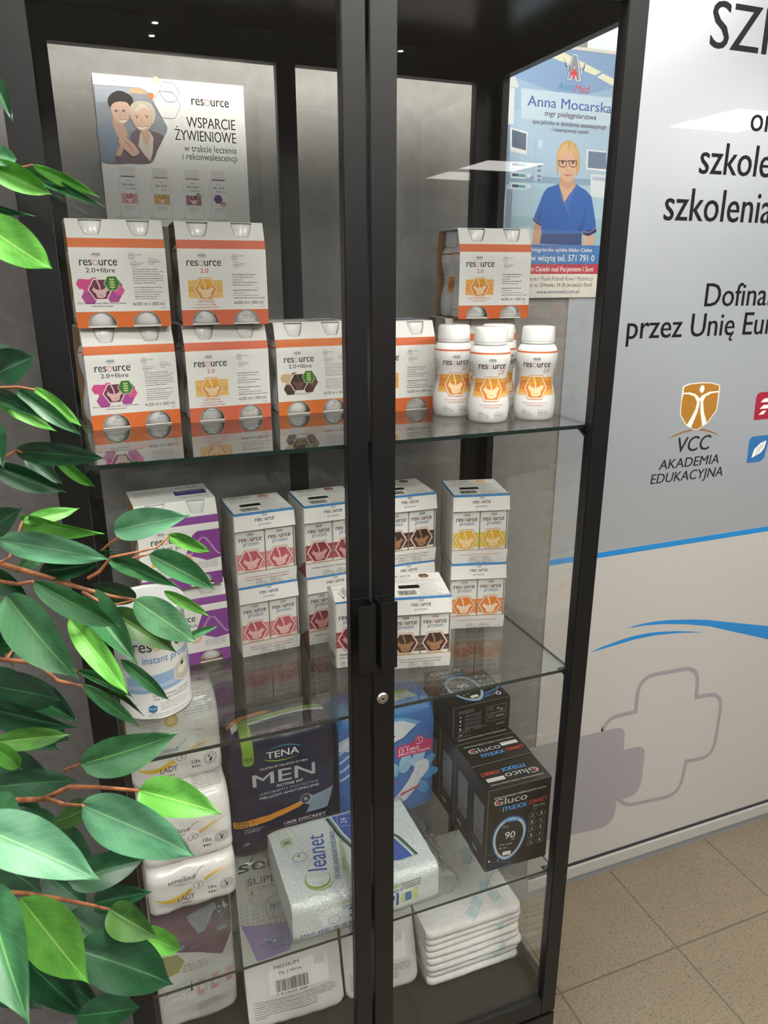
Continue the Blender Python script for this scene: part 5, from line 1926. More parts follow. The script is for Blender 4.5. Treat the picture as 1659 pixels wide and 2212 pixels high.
def night_art(W):
    A = Art()
    A.rect(.01 * W, .225, .99 * W, .335, '4a474e', .6)
    A.text('night', .84 * W, .298, .007, 'd8d8dc', w=.14 * W)
    A.poly([(.02 * W, .29), (.55 * W, .300), (.75 * W, .245), (.92 * W, .215), (.86 * W, .165), (.30 * W, .195), (.08 * W, .215)], '6f4a66', 1)
    A.poly([(.50 * W, .225), (.99 * W, .235), (.99 * W, .20), (.84 * W, .150), (.55 * W, .175), (.22 * W, .195)], '6a3c58', 1.3)
    A.poly([(.0 * W, .19), (.28 * W, .185), (.36 * W, .165), (.28 * W, .14), (.0 * W, .13)], 'a3a05a', 1.2)
    A.poly([(.44 * W, .272), (.80 * W, .284), (.82 * W, .268), (.78 * W, .266), (.70 * W, .240), (.64 * W, .222), (.56 * W, .222), (.52 * W, .238), (.46 * W, .256)], '9aa3aa', 3)
    A.poly([(.54 * W, .262), (.74 * W, .268), (.66 * W, .232), (.58 * W, .232)], '8a949c', 4)
    for k in range(2):
        A.rect(.83 * W, .268 - .013 * k, .87 * W, .273 - .013 * k, '9aa3aa', 3)
    A.poly([(.90 * W, .284), (.94 * W, .272), (.97 * W, .270), (.93 * W, .262), (.89 * W, .268)], 'b9bcc4', 3)
    A.poly([(.80 * W, .238), (.90 * W, .250), (.94 * W, .262), (.88 * W, .246)], 'b9bcc4', 3)
    A.rect(.80 * W, .212, .92 * W, .223, '6a8cb0', 3)
    A.text('SKIN SAFE', .81 * W, .216, .003, 'e4ecf4', lift=5)
    A.rect(.26 * W, .196, .38 * W, .206, '6a8cb0', 3)
    A.text('super', .5 * W, .188, .006, 'b0a0b0', al='c')
    A.text('55-80 cm / 22"-31"', .34 * W, .150, .0040, '3a3a40', w=.30 * W)
    A.text('75-110 cm / 30"-43"', .33 * W, .143, .0040, '3a3a40', w=.32 * W)
    A.text('100-150 cm / 39"-59"', .32 * W, .136, .0040, '3a3a40', w=.34 * W)
    A.text('Large', .06 * W, .122, .0050, '2b2b2f', bold=.02)
    # dressing pictograms
    for i, (x0, y0, x1, y1) in enumerate(((.06, .062, .34, .105), (.48, .062, .60, .105), (.66, .066, .78, .108), (.86, .072, .98, .110))):
        A.ring([(x0 * W, y0), (x1 * W, y0), (x1 * W, y1), (x0 * W, y1)], .0005, '77777c', 1.5)
        xm = (x0 + x1) / 2 * W
        if i == 0:
            A.poly([(.10 * W, .098), (.16 * W, .102), (.28 * W, .099), (.31 * W, .090), (.26 * W, .086), (.14 * W, .088)], 'e3e1de', 2)
            A.ring([(.10 * W, .098), (.16 * W, .102), (.28 * W, .099), (.31 * W, .090), (.26 * W, .086), (.14 * W, .088)], .0006, '5a5a60', 2.5)
            A.poly([(.09 * W, .070), (.14 * W, .080), (.26 * W, .078), (.30 * W, .070), (.20 * W, .066)], 'e3e1de', 2)
            A.ring([(.09 * W, .070), (.14 * W, .080), (.26 * W, .078), (.30 * W, .070), (.20 * W, .066)], .0006, '5a5a60', 2.5)
            A.poly([(.07 * W, .092), (.11 * W, .096), (.12 * W, .088), (.08 * W, .084)], 'dba89c', 3)
        else:
            A.poly([(x0 * W + .002, y0 + .001), (x0 * W + .014, y0 + .002), (x1 * W - .004, y0 + .02), (x1 * W - .002, y1 - .002), (x0 * W + .003, y1 - .001)], 'dba89c', 2)
            A.poly([(xm - .003, y0 + .012), (xm + .006, y0 + .014), (xm + .004, y1 - .014), (xm - .004, y1 - .016)], 'eceae6', 3)
    A.circ(.415 * W, .103, .0018, '2b2b2f', 2, n=10)
    A.rrect(.405 * W, .080, .425 * W, .100, .0015, '2b2b2f', 2)
    A.ring([(.05 * W, .054), (.98 * W, .060)], .0005, '9a9a9e', 1, closed=False)
    fine(A, .48 * W, .042, .46 * W, (FINE + FINE2), .0031, '4a4a50')
    A.circ(.90 * W, .049, .006, 'e9e7e3', 2)
    A.ring([(.90 * W + .006 * math.cos(a), .049 + .006 * math.sin(a)) for a in [2 * PI * i / 16 for i in range(16)]], .0005, '5a5a60', 3)
    return A


t1, b1 = seni_pack('dark purple and white diaper pack at far left below the lowest glass shelf', (.112, .232, Z0), R(2), .150, .140, .332, 50, -.03, night_art(.150), M_WRAP)
M_WR2 = P('e3e2de', .3, coat=.5, name='white_wrap')
t2, b2 = seni_pack('white diaper pack with lilac shapes and 360 badge leaning back, left of the door stiles', (.296, .160, Z0), R(-3), .195, .105, .322, 61, .36, seni_art(.195), M_WR2)
t3, b3 = seni_pack('white diaper pack half hidden behind the door stiles, beside the folded bed pads', (.478, .152, Z0), R(-4), .158, .105, .315, 72, .36, seni_art(.158), M_WR2)

# folded bed pads
M_PAD = noisy('white_nonwoven', 'dededa', 'e9e8e4', 90, .8, .35, 60, dist=.002)
TEAL, TEAL2 = '8fc3cc', 'c3dcdf'


def dots(A, x, y, a, full=True, s=1.0):
    o = A.xf(T2(x, y, a))
    for i in range(4):
        for j in range(5):
            xx, yy = (i - 1.5) * .0062 * s + (j % 2) * .0015, (j - 2) * .0052 * s + .0012 * i
            if full:
                A.circ(xx, yy, .0024 * s, TEAL, 1, n=8, ry=.0019 * s)
            else:
                A.ring([(xx + .0024 * s * math.cos(q), yy + .0019 * s * math.sin(q)) for q in [2 * PI * k / 8 for k in range(8)]], .0004, TEAL2, 1)
    A.M = o


zz = Z0 + .0002
hs = [.0195, .019, .0185, .018, .0185, .0175, .018, .0235]
PADL = ['folded white bed pad, lowest of the pile on the cabinet floor', 'folded white bed pad, second from the bottom of the pile', 'folded white bed pad, third from the bottom of the pile',
        'folded white bed pad, fourth from the bottom of the pile', 'folded white bed pad, fourth from the top of the pile', 'folded white bed pad, third from the top of the pile',
        'folded white bed pad directly beneath the topmost one', 'thick folded white bed pad with teal dots on top of the pile']
for i, hgt in enumerate(hs):
    top = i == len(hs) - 1
    o = MB()
    rnd = random.Random(i)
    W = .222 + rnd.uniform(-.003, .003)
    b = Bag(W, .255, hgt - .0004, min(hgt * .42, .0075), .06, .0012, .0012, 80 + i, freq=30, pw=20)
    A = Art()
    tot = b.len[0] + b.len[1]
    if top:
        for (x, y, a, f) in ((.60, .030, .5, True), (.68, .050, .2, False), (.77, .066, -.3, True), (.56, .016, .3, False), (.50, .008, .4, True), (.76, .145, .2, True), (.80, .17, .3, True), (.46, .16, .2, True), (.44, .20, .3, True), (.80, .032, .2, True)):
            dots(A, x * W, tot + y, a, f)
    else:
        dots(A, (.72 + .05 * (i % 3 - 1)) * W, b.len[0] * .5, .2, True, .7) if i in (1, 2, 5) else None
        if i == 3:
            dots(A, .45 * W, b.len[0] * .5, .1, False, .7)
    for q in (.33, .62):
        A.ring([(0, b.len[0] * q), (W * .5, b.len[0] * (q + .06)), (W, b.len[0] * q)], .0006, 'c9c7c2', .6, closed=False)
    t = b.mesh(M_PAD, A, None, 'bed_pad', st=.006)
    tag(t, PADL[i], 'bed pad', 'folded bed pads on the cabinet floor')
    t.location = (.684 - .003 + rnd.uniform(-.002, .002) - .0008 * i, .126 + rnd.uniform(-.003, .003) - (.004 if top else 0), zz)
    t.rotation_euler = (0, 0, R(rnd.uniform(-.8, .8)))
    zz += hgt
# ------------------------------------------------------------------ posters
def circle_pts(cx, cy, rx, ry=None, a0=0, a1=360, n=24, rot=0):
    ry = ry or rx
    c, s_ = math.cos(R(rot)), math.sin(R(rot))
    out = []
    for i in range(n + (a1 - a0 != 360)):
        a = R(a0 + (a1 - a0) * i / n)
        x, y = rx * math.cos(a), ry * math.sin(a)
        out.append((cx + c * x - s_ * y, cy + s_ * x + c * y))
    return out


def smooth(pts, n=4):
    """closed Catmull-Rom through the points"""
    k = len(pts)
    out = []
    for i in range(k):
        p0, p1, p2, p3 = (Vector(pts[(i + j - 1) % k]) for j in range(4))
        for q in range(n):
            t = q / n
            out.append(tuple(.5 * ((2 * p1) + (p2 - p0) * t + (2 * p0 - 5 * p1 + 4 * p2 - p3) * t * t + (3 * p1 - p0 - 3 * p2 + p3) * t ** 3)))
    return out


# support poster fixed behind the back glass
yp = .4105
tl, tr_, bl, br = (.1015, 2.072), (.3335, 2.071), (.108, 1.735), (.3335, 1.735)
PX0, PX1, PZ1 = .1035, .3335, 2.0715
PZ0 = 1.745
PWd, PHt = .2284, .215
A = Art()
c6 = lambda x, y: ((x - 36 - (y - 30) * .098) / 1550 * PWd, PHt - ((y - 30) - (x - 36) * .088) / 1487 * .203)
# (x, y) are read off the enlarged poster; the function squares them up
GRB = '8d9199'
hexph = [c6(*q) for q in [(45, 143), (520, 180), (600, 230), (800, 590), (795, 640), (640, 950), (610, 966), (130, 943)]]
A.poly(hexph, GRB, 1)
A.poly([c6(*q) for q in [(60, 155), (420, 178), (410, 240), (300, 300), (80, 330)]], 'a3a9b3', 1.5)
A.poly([c6(*q) for q in [(405, 180), (520, 186), (590, 235), (580, 250), (400, 232)]], 'c4a585', 2)
# person at left: dark short hair, grey-blue shirt
A.poly(smooth([c6(*q) for q in [(95, 570), (170, 520), (250, 500), (330, 560), (400, 640), (430, 760), (400, 950), (135, 940), (120, 800), (92, 660)]]), '7d8a99', 3)
A.poly(smooth([c6(*q) for q in [(240, 500), (300, 480), (350, 560), (390, 640), (380, 690), (330, 720), (270, 640)]]), 'c39f8d', 4)
A.poly(smooth([c6(*q) for q in [(222, 370), (260, 330), (340, 320), (405, 350), (412, 440), (395, 510), (345, 552), (295, 535), (245, 470)]]), 'd3b09c', 5)
A.poly(smooth([c6(*q) for q in [(205, 365), (190, 300), (225, 240), (300, 210), (380, 235), (435, 280), (445, 350), (425, 400), (410, 370), (380, 330), (300, 318), (240, 340), (222, 370)]]), '2e2a2b', 6)
for x in (275, 350):
    A.ring([c6(x - 22, 412), c6(x, 406), c6(x + 22, 414)], .0009, '4a3730', 7, closed=False)
    A.circ(*c6(x, 420), .0011, '3a2b26', 7, n=8)
A.ring([c6(318, 425), c6(312, 465), c6(328, 470)], .0006, 'a8806c', 7, closed=False)
A.poly([c6(*q) for q in [(300, 505), (340, 515), (380, 502), (360, 530), (325, 532)]], 'f3ece6', 7)
A.ring([c6(300, 503), c6(340, 513), c6(382, 500)], .0007, 'a8645c', 8, closed=False)
# person at right: short blond hair, pale top, mauve cardigan
A.poly(smooth([c6(*q) for q in [(430, 640), (520, 600), (640, 630), (760, 690), (700, 820), (630, 958), (400, 955), (270, 945), (290, 860), (400, 800), (420, 720)]]), '75646c', 7.5)
A.poly([c6(*q) for q in [(520, 640), (610, 620), (655, 700), (650, 860), (625, 950), (560, 870), (500, 780)]], 'cfc4b6', 8)
A.poly([c6(*q) for q in [(520, 640), (610, 620), (625, 690), (590, 790), (540, 700)]], 'cba692', 9)
A.poly(smooth([c6(*q) for q in [(425, 440), (460, 400), (540, 395), (620, 410), (645, 480), (635, 560), (590, 620), (535, 630), (480, 590), (440, 520)]]), 'dcb8a4', 10)
A.poly(smooth([c6(*q) for q in [(412, 440), (415, 370), (460, 325), (530, 318), (610, 335), (655, 390), (672, 470), (650, 560), (630, 500), (615, 420), (560, 385), (500, 395), (450, 430), (432, 500), (425, 510)]]), 'c9bda9', 11)
A.poly([c6(*q) for q in [(450, 420), (500, 350), (560, 350), (620, 420), (560, 392), (520, 400), (490, 430)]], 'd8cdb9', 12)
for x in (485, 585):
    A.ring([c6(x - 28, 472), c6(x, 464), c6(x + 26, 474)], .0008, '7a6455', 13, closed=False)
    A.circ(*c6(x, 487), .0012, '4a3a34', 13, n=8)
A.ring([c6(530, 490), c6(524, 530), c6(548, 534)], .0006, 'b08a76', 13, closed=False)
A.poly([c6(*q) for q in [(480, 575), (540, 590), (600, 578), (575, 602), (535, 610), (500, 600)]], 'f6efe9', 13)
A.ring([c6(478, 573), c6(540, 588), c6(603, 575)], .0008, 'b0685f', 14, closed=False)
# clasped hands
A.poly(smooth([c6(*q) for q in [(310, 690), (345, 680), (400, 710), (470, 780), (510, 850), (450, 890), (400, 850), (350, 800), (305, 750)]]), 'd2ac97', 15)
for k in range(3):
    A.ring([c6(330 + 20 * k, 700 + 14 * k), c6(370 + 20 * k, 735 + 22 * k), c6(420 + 12 * k, 790 + 22 * k)], .0006, 'a98572', 16, closed=False)
A.poly(smooth([c6(*q) for q in [(275, 870), (300, 790), (330, 770), (350, 800), (320, 880)]]), 'c9a48f', 14)
# ornaments
for (x, y, r_, m) in ((812, 228, .0155, '41525f'), (790, 300, .0185, '41525f')):
    A.ring(roundpath([Vector(q) for q in hexa(*c6(x, y + (60 if y > 250 else 0)), r_ + (.003 if y > 250 else 0))], [.003] * 6, 3), .0005, m, 2)
A.poly(hexa(*c6(628, 265), .0048), 'd2773a', 3)
A.poly(hexa(*c6(672, 100), .0048), 'e8c79a', 2)
A.circ(*c6(592, 112), .0018, 'b9bcc2', 2)
A.ring(hexa(*c6(545, 175), .0040), .0004, '9aa0a8', 2)
logo_resource(A, .174, PHt - .0330, .0590, '26262a')
xr = PWd - .0165
A.text('WSPARCIE', xr, PHt - .0655, .0150, '3c3c40', w=.0775, al='r', bold=.03)
A.text('ŻYWIENIOWE', xr, PHt - .0850, .0150, '3c3c40', w=.0965, al='r', bold=.03)
A.text('w trakcie leczenia', xr, PHt - .1006, .0098, '4c4c50', w=.084, al='r')
A.text('i rekonwalescencji', xr, PHt - .1125, .0098, '4c4c50', w=.0875, al='r')
# four printed bottles
for k, (bx, st, bgc, wd, wc, ring_) in enumerate(((420, 'c99aa2', 'b0687c', 'protein', '3c5a8c', '3f5f8f'), (780, 'c79c4a', 'b8862c', '2.0', '9c6a3c', '9c6a50'), (1110, '9a4f80', '6e3050', '2.0+fibre', '3a3a44', '9c6a50'), (1400, 'e3dfe2', '6a3f80', 'diabet plus', '4a3a58', '5a3a5c'))):
    cx = (.037, .087, .137, .179)[k]
    y0 = .012
    sc = .087
    prof = [(.0, .0), (.155, .005), (.18, .05), (.18, .14), (.155, .26), (.145, .34), (.16, .46), (.175, .56), (.165, .64), (.13, .70), (.13, .72), (.128, .86), (0, .86)]
    k2 = .70 / 1
    L_ = [(cx - a * sc * 1.02, y0 + b * sc) for a, b in prof]
    R_ = [(cx + a * sc * 1.02, y0 + b * sc) for a, b in prof]
    A.poly(circle_pts(cx - .004, y0 + .001, .019, .0025), 'c9c9c9', .5)
    A.poly(L_[1:-1] + R_[1:-1][::-1], 'e3e2e0', 1 + .1)
    A.ring(L_[1:-1] + R_[1:-1][::-1], .0004, 'a9a8a6', 1.5)
    A.rect(cx - .0105, y0 + .695 * sc, cx + .0105, y0 + .715 * sc, ring_, 2)
    A.rect(cx - .0100, y0 + .72 * sc, cx + .0100, y0 + .86 * sc, 'd6d5d2', 2)
    A.text('Nestlé', cx, y0 + .625 * sc, .0016, '50546c', al='c', w=.007, bold=.02)
    logo_resource(A, cx, y0 + .55 * sc, .0185, '3a3a46')
    A.text(wd, cx + .003, y0 + .49 * sc, .0028, wc, al='c', w=min(.0165, .0024 * len(wd)))
    if k != 3:
        A.rect(cx - .0118, y0 + .25 * sc, cx + .0118, y0 + .42 * sc, st, 2)
        splash(A, cx, y0 + .335 * sc, .0085, bgc, 'e6cdb8', 'e0cdbf', lift=3)
        if k == 2:
            wheat(A, cx + .008, y0 + .42 * sc, .0042)
    else:
        A.poly(hexa(cx - .002, y0 + .37 * sc, .0075), bgc, 3)
        splash(A, cx + .006, y0 + .28 * sc, .0048, 'a8607c', 'e0c4bc', lift=5)
    fine(A, cx - .0085, y0 + .2 * sc, .017, ['Aromă Căpșune / Smak', 'Smak truskawkowy', 'Со вкусом'], .0026)
yp = YW - .002
q0, q1, q2 = on_y(198, 157, yp), on_y(525, 187, yp), on_y(240, 470, yp)
KP = (q1.x - q0.x) / .2284
PX0 = q0.x
PZ1 = q0.z
PZ0 = PZ1 - PHt * KP
base = MB().box(PX0, PX0 + PWd * KP, yp, yp + .0012, PZ0, PZ1, P('e6e5e2', .5))
base.art(A, lambda u, v, h: (PX0 + u * KP, yp - .0001 - h, PZ0 + v * KP))
tag(base.build('support_poster'), 'poster with two smiling women and four bottles on the wall behind the cabinet', 'poster')

# nurse poster on the wall at the right
yq = YW - .0075
p0 = on_y(1074, 400, yq)
NX0 = on_y(1071, 420, yq).x
NX1 = on_y(1338, 640, yq).x
NZ1 = on_y(1240, 100, yq).z
NZ0 = on_y(1200, 643, yq).z
NW, NH = NX1 - NX0, NZ1 - NZ0


def d1(x, y):       # enlarged view of the upper half
    q = on_y(1040 + x / 4.608, 60 + y / 4.608, yq)
    return (q.x - NX0, q.z - NZ0)


def d2(x, y):       # enlarged view of the lower half
    q = on_y(1060 + x / 5.925, 300 + y / 5.925, yq)
    return (q.x - NX0, q.z - NZ0)


A = Art()
A.rect(0, 0, NW, NH, 'a9c4da', 0)
ztop = NH - .004
A.rect(0, d1(400, 830)[1], NW, NH, '9db9d6', .3)
A.poly([(0, NH), (NW, NH), (NW, NH - .05), (.5 * NW, NH - .095), (0, NH - .06)], '86a5cc', .6)
A.poly([d1(*q) for q in [(640, 270), (800, 235), (1195, 440), (1130, 475)]], 'e6e4c8', .9)
A.poly([d1(*q) for q in [(1150, 490), (1210, 455), (1420, 560), (1420, 640)]], 'e9e6d0', .9)
A.poly([d1(*q) for q in [(395, 600), (1500, 720), (1500, 1000), (395, 900)]], 'bdd4e4', .7)
A.rect(d1(400, 1500)[0] * 0, d2(600, 565)[1], NW, d2(600, 480)[1], '8aa5c0', .8)
A.rect(0, d2(600, 1100)[1], NW, d2(600, 565)[1], 'aecadb', .8)
A.rect(0, d2(600, 1340)[1], NW, d2(600, 1000)[1], '9fc0cc', .85)
A.rect(0, 0, d1(175, 0)[0] + .012 if False else .006, NH, 'c9d9dc', 1)
# ceiling arm, monitors and pumps
A.poly([d1(*q) for q in [(265, 590), (330, 590), (320, 960), (255, 960)]], 'd9dfe0', 2)
A.poly([d1(*q) for q in [(180, 560), (330, 480), (370, 560), (365, 600), (270, 590)]], 'cfd8dc', 2)
A.poly([d1(*q) for q in [(225, 950), (285, 950), (275, 1560), (205, 1560)]], '7d94ac', 1.5)
A.poly([d1(*q) for q in [(285, 990), (460, 1040), (450, 1265), (290, 1225)]], 'e3e5e3', 3)
A.poly([d1(*q) for q in [(303, 1012), (447, 1055), (443, 1222), (303, 1185)]], '58677e', 4)
A.poly([d2(*q) for q in [(200, 640), (280, 650), (255, 1140), (180, 1140)]], '8795ae', 2)
A.poly([d2(*q) for q in [(165, 560), (205, 560), (130, 1140), (95, 1140)]], '7590a8', 1.8)
for k, yy in enumerate((330, 465, 605)):
    A.poly([d2(*q) for q in [(265, yy - 45), (460, yy - 30), (450, yy + 45), (255, yy + 35)]], 'dfe6e8', 3)
    A.poly([d2(*q) for q in [(275, yy - 25), (355, yy - 20), (352, yy + 18), (272, yy + 14)]], '3f526a', 4)
    A.poly([d2(*q) for q in [(355, yy - 20), (445, yy - 14), (442, yy + 28), (352, yy + 20)]], '5fa2b4', 4)
    A.poly([d2(*q) for q in [(460, yy - 20), (515, yy - 20), (505, yy + 25), (470, yy + 40)]], 'd9dfe2', 3)
A.rect(d2(572, 0)[0], d2(0, 700)[1], d2(576, 0)[0], d2(570, 0)[1], '8aa0b8', 2)
A.poly([d2(*q) for q in [(615, 20), (660, 25), (655, 110), (610, 105)]], 'cfdfe8', 2)
A.poly([d2(*q) for q in [(560, 315), (655, 325), (650, 430), (555, 420)]], 'b9c4d6', 3)
A.poly([d2(*q) for q in [(555, 445), (655, 455), (650, 550), (550, 540)]], 'b9c4d6', 3)
for yy in (350, 405, 478, 528):
    A.poly([d2(*q) for q in [(600, yy - 16), (640, yy - 12), (640, yy + 16), (600, yy + 12)]], '5f7090', 4)
A.poly([d2(*q) for q in [(1230, 135), (1480, 160), (1480, 420), (1220, 390)]], 'e6eaea', 3)
A.poly([d2(*q) for q in [(1250, 155), (1480, 178), (1480, 390), (1240, 370)]], '6d7f98', 4)
A.poly([d2(*q) for q in [(1280, 450), (1480, 465), (1480, 760), (1275, 740)]], 'dbe2e8', 3)
A.poly([d2(*q) for q in [(1300, 480), (1480, 495), (1480, 545), (1300, 530)]], 'b5c0d4', 4)
A.poly([d2(*q) for q in [(375, 1120), (500, 1110), (560, 1160), (540, 1340), (370, 1340)]], 'b9cbd8', 2)
A.ring(circle_pts(*d2(490, 1270), .008, .009), .002, 'd9e2e8', 3)
# the woman in blue scrubs with glasses
SK, SK2 = 'd9ae92', 'c79a7e'
A.poly(smooth([d2(*q) for q in [(560, 1100), (640, 1100), (650, 1250), (620, 1345), (530, 1345), (545, 1200)]]), SK2, 5)
A.poly(smooth([d2(*q) for q in [(1190, 1200), (1310, 1220), (1305, 1370), (1190, 1370), (1195, 1280)]]), SK, 5)
BL1 = '2f64b4'
A.poly([d2(*q) for q in [(870, 575), (730, 625), (680, 680), (600, 880), (540, 1030), (580, 1085), (640, 1100), (650, 1200), (625, 1345), (1160, 1365), (1165, 1190), (1200, 1225), (1260, 1235), (1350, 1180), (1340, 1050), (1290, 740), (1220, 660), (1095, 580)]], BL1, 6)
A.poly([d2(*q) for q in [(650, 1215), (1165, 1210), (1160, 1365), (625, 1345)]], '23407c', 7)
A.poly([d2(*q) for q in [(540, 1015), (640, 1080), (635, 1115), (545, 1050)]], '1f2f68', 7)
A.ring([d2(550, 1010), d2(590, 1050), d2(640, 1085)], .0010, 'a9a9bc', 8, closed=False)
A.poly([d2(*q) for q in [(1170, 1190), (1350, 1150), (1350, 1195), (1250, 1245), (1180, 1225)]], '1f2f68', 7)
A.ring([d2(1170, 1190), d2(1270, 1195), d2(1355, 1130)], .0012, 'b0a9b8', 8, closed=False)
A.poly([d2(*q) for q in [(640, 1080), (650, 900), (690, 760), (660, 880), (600, 1000), (590, 1050)]], '2a5098', 7)
A.poly([d2(*q) for q in [(1090, 1180), (1180, 1050), (1230, 760), (1200, 1050), (1170, 1200)]], '2a5098', 7)
A.poly([d2(*q) for q in [(1010, 975), (940, 820), (1100, 600), (1000, 860)]], '3a72c0', 7)
A.poly([d2(*q) for q in [(875, 580), (1090, 590), (940, 810)]], SK, 8)
A.ring([d2(870, 580), d2(900, 740), d2(1012, 975)], .0016, '7f8292', 9, closed=False)
A.ring([d2(1098, 592), d2(1030, 720), d2(942, 822)], .0012, '7f8292', 8.8, closed=False)
A.poly([d2(*q) for q in [(885, 480), (1060, 480), (1085, 590), (980, 650), (880, 585)]], SK2, 8.5)
A.poly(smooth([d2(*q) for q in [(850, 470), (840, 330), (850, 180), (900, 70), (990, 20), (1080, 60), (1125, 170), (1142, 340), (1110, 450), (1095, 470), (1090, 330), (1060, 200), (985, 150), (900, 200), (868, 330), (865, 450)]]), 'c9a268', 12)
A.poly(smooth([d2(*q) for q in [(868, 230), (900, 150), (985, 110), (1060, 150), (1100, 240), (1098, 370), (1070, 480), (1020, 540), (960, 550), (905, 490), (872, 380)]]), SK, 11)
A.poly(smooth([d2(*q) for q in [(870, 300), (860, 200), (920, 90), (1000, 60), (985, 130), (920, 180), (890, 240)]]), 'd8b47c', 13)
A.poly(smooth([d2(*q) for q in [(1105, 300), (1110, 200), (1060, 90), (1000, 60), (1000, 130), (1060, 190), (1090, 240)]]), 'd2ac72', 13)
for sx_ in (918, 1050):
    A.ring(roundpath([Vector(d2(*q)) for q in [(sx_ - 52, 275), (sx_ + 52, 285), (sx_ + 45, 345), (sx_ + 5, 368), (sx_ - 40, 345)]], [.002] * 5, 3), .0016, '2a2228', 16)
    A.circ(*d2(sx_, 308), .0026, '4a3a38', 15, n=10)
    A.ring([d2(sx_ - 34, 300), d2(sx_, 288), d2(sx_ + 34, 302)], .0008, '5a4238', 15, closed=False)
A.ring([d2(968, 288), d2(985, 282), d2(1000, 290)], .0012, '2a2228', 16, closed=False)
A.ring([d2(985, 340), d2(975, 400), d2(1000, 412)], .0008, 'b58a70', 15, closed=False)
A.poly([d2(*q) for q in [(928, 452), (980, 458), (1038, 458), (1000, 475), (965, 475)]], 'b5605c', 15)
A.ring([d2(925, 450), d2(980, 462), d2(1040, 456)], .0006, '8a4844', 16, closed=False)
# emblem: winged letter with a cross
A.poly([d1(*q) for q in [(908, 250), (960, 258), (1000, 540), (935, 545), (928, 500), (905, 500), (900, 530), (842, 525)]], '4f7fb8', 9)
A.poly([d1(*q) for q in [(912, 258), (955, 265), (990, 532), (940, 536), (930, 492), (902, 492), (892, 522), (852, 518)]], 'e9eef2', 9.5)
A.poly([d1(*q) for q in [(915, 268), (950, 275), (978, 525), (948, 530), (934, 460), (925, 375), (905, 440), (885, 515), (860, 508)]], '8b8f98', 10)
cxm, cym = d1(920, 458)
A.poly([(cxm + a * .0042, cym + b * .0042) for a, b in ((-.8, 2.1), (.8, 2.1), (.8, .8), (1.9, .8), (1.9, -.8), (.8, -.8), (.8, -2.1), (-.8, -2.1), (-.8, -.8), (-1.9, -.8), (-1.9, .8), (-.8, .8))], 'd8404c', 12)
for sg in (-1, 1):
    fx = (lambda x: x) if sg < 0 else (lambda x: 930 * 2 - x + 0)
    for k in range(4):
        q = [(815 + 12 * k, 290 + 38 * k), (840 + 8 * k, 345 + 28 * k), (885, 380 + 12 * k), (880, 395 + 10 * k), (835 + 8 * k, 375 + 26 * k)]
        pts = [d1(fx(x), y + (30 if sg > 0 else 0)) for x, y in q]
        A.poly(pts, 'e3ebf2', 9)
        A.ring(pts, .0007, '4f7fa8', 9.5)
lw = d1(758, 610), d1(918, 625)
A.text('Anna', lw[0][0], lw[0][1], .0135, '3f86b8', w=lw[1][0] - lw[0][0], it=.25, lift=10)
lw = d1(925, 640), d1(1062, 645)
A.text('Med', lw[0][0], lw[0][1], .0150, 'c9484c', w=lw[1][0] - lw[0][0], it=.25, lift=10)


def nline(full, sub, fn, L, Rr, top, mat, capf=.682, bold=0.0, lift=20):
    l, r, tp = fn(*L), fn(*Rr), fn(*top)
    _, _, x0, x1 = text_mesh(sub)
    _, _, X0, X1 = text_mesh(full)
    w = (r[0] - l[0]) * (X1 - X0) / (x1 - x0)
    A.text(full, l[0], (l[1] + r[1]) / 2, (tp[1] - l[1]) / capf * .682, mat, w=w, bold=bold, lift=lift)


nline('Anna Mocarska', 'Anna Mocarsk', d1, (455, 765), (1238, 855), (490, 665), '4a63ac', bold=.035)
nline('mgr pielęgniarstwa', 'mgr pielęgniarstwa', d1, (630, 868), (1140, 925), (630, 832), '4a3a48', .46, .02)
nline('specjalistka w dziedzinie anestezjologii', 'specjalistka w dziedzinie anestezjologi', d1, (508, 940), (1225, 1020), (508, 912), '54424c', .46, .01)
nline('i intensywnej opieki', 'i intensywnej opieki', d1, (698, 1025), (1066, 1062), (698, 985), '54424c', .70, .01)
# banners below
zb_ = [d2(600, y)[1] for y in (1352, 1602, 1730)]
A.rect(0, zb_[1], NW, zb_[0], '3f7fc0', 18)
A.rect(0, zb_[2], NW, zb_[1], 'c8384c', 18)
A.rect(0, 0, NW, zb_[2], 'efeadf', 18)
A.rect(0, 0, NW, d2(600, 2030)[1], 'dfdcd4', 19)
WHT = 'f4f2f0'
nline('Pielęgniarska opieka blisko Ciebie', 'Pielęgniarska opieka blisko Ciebie', d2, (498, 1432), (1292, 1455), (498, 1382), WHT, .682, .015)
w1 = d2(1318, 1575)[0]
A.text('Umów wizytę tel. 571 791 0', w1, d2(800, 1562)[1], .0128, WHT, w=(w1 - d2(388, 1550)[0]) * 1.055, al='r', bold=.025, lift=20)
w1 = d2(1305, 1705)[0]
A.text('Centrum Opieki nad Pacjentem i Seni', w1, d2(800, 1696)[1], .0102, WHT, w=(w1 - d2(372, 1690)[0]) * 1.075, al='r', bold=.02, lift=20)
w1 = d2(1302, 1822)[0]
A.text('Gabinet Pielęgniarski / Punkt Pobrań Krwi / Mobilna p', w1, d2(800, 1815)[1], .0088, '3c343c', w=(w1 - d2(372, 1810)[0]) * 1.24, al='r', lift=20)
A.text('Dom Kultowy os. Orłowiec 24-26 (w pasażu Biedr', w1, d2(800, 1893)[1], .0086, '3c343c', w=(w1 - d2(365, 1890)[0]) * 1.14, al='r', lift=20, bold=.012)
nline('www.annamed.com.pl', 'www.annamed.com.pl', d2, (582, 1970), (1125, 1985), (582, 1938), '2f5590', .46, .02)
A.rect(0, NH - .006, NW, NH, 'dcd8d0', 21)
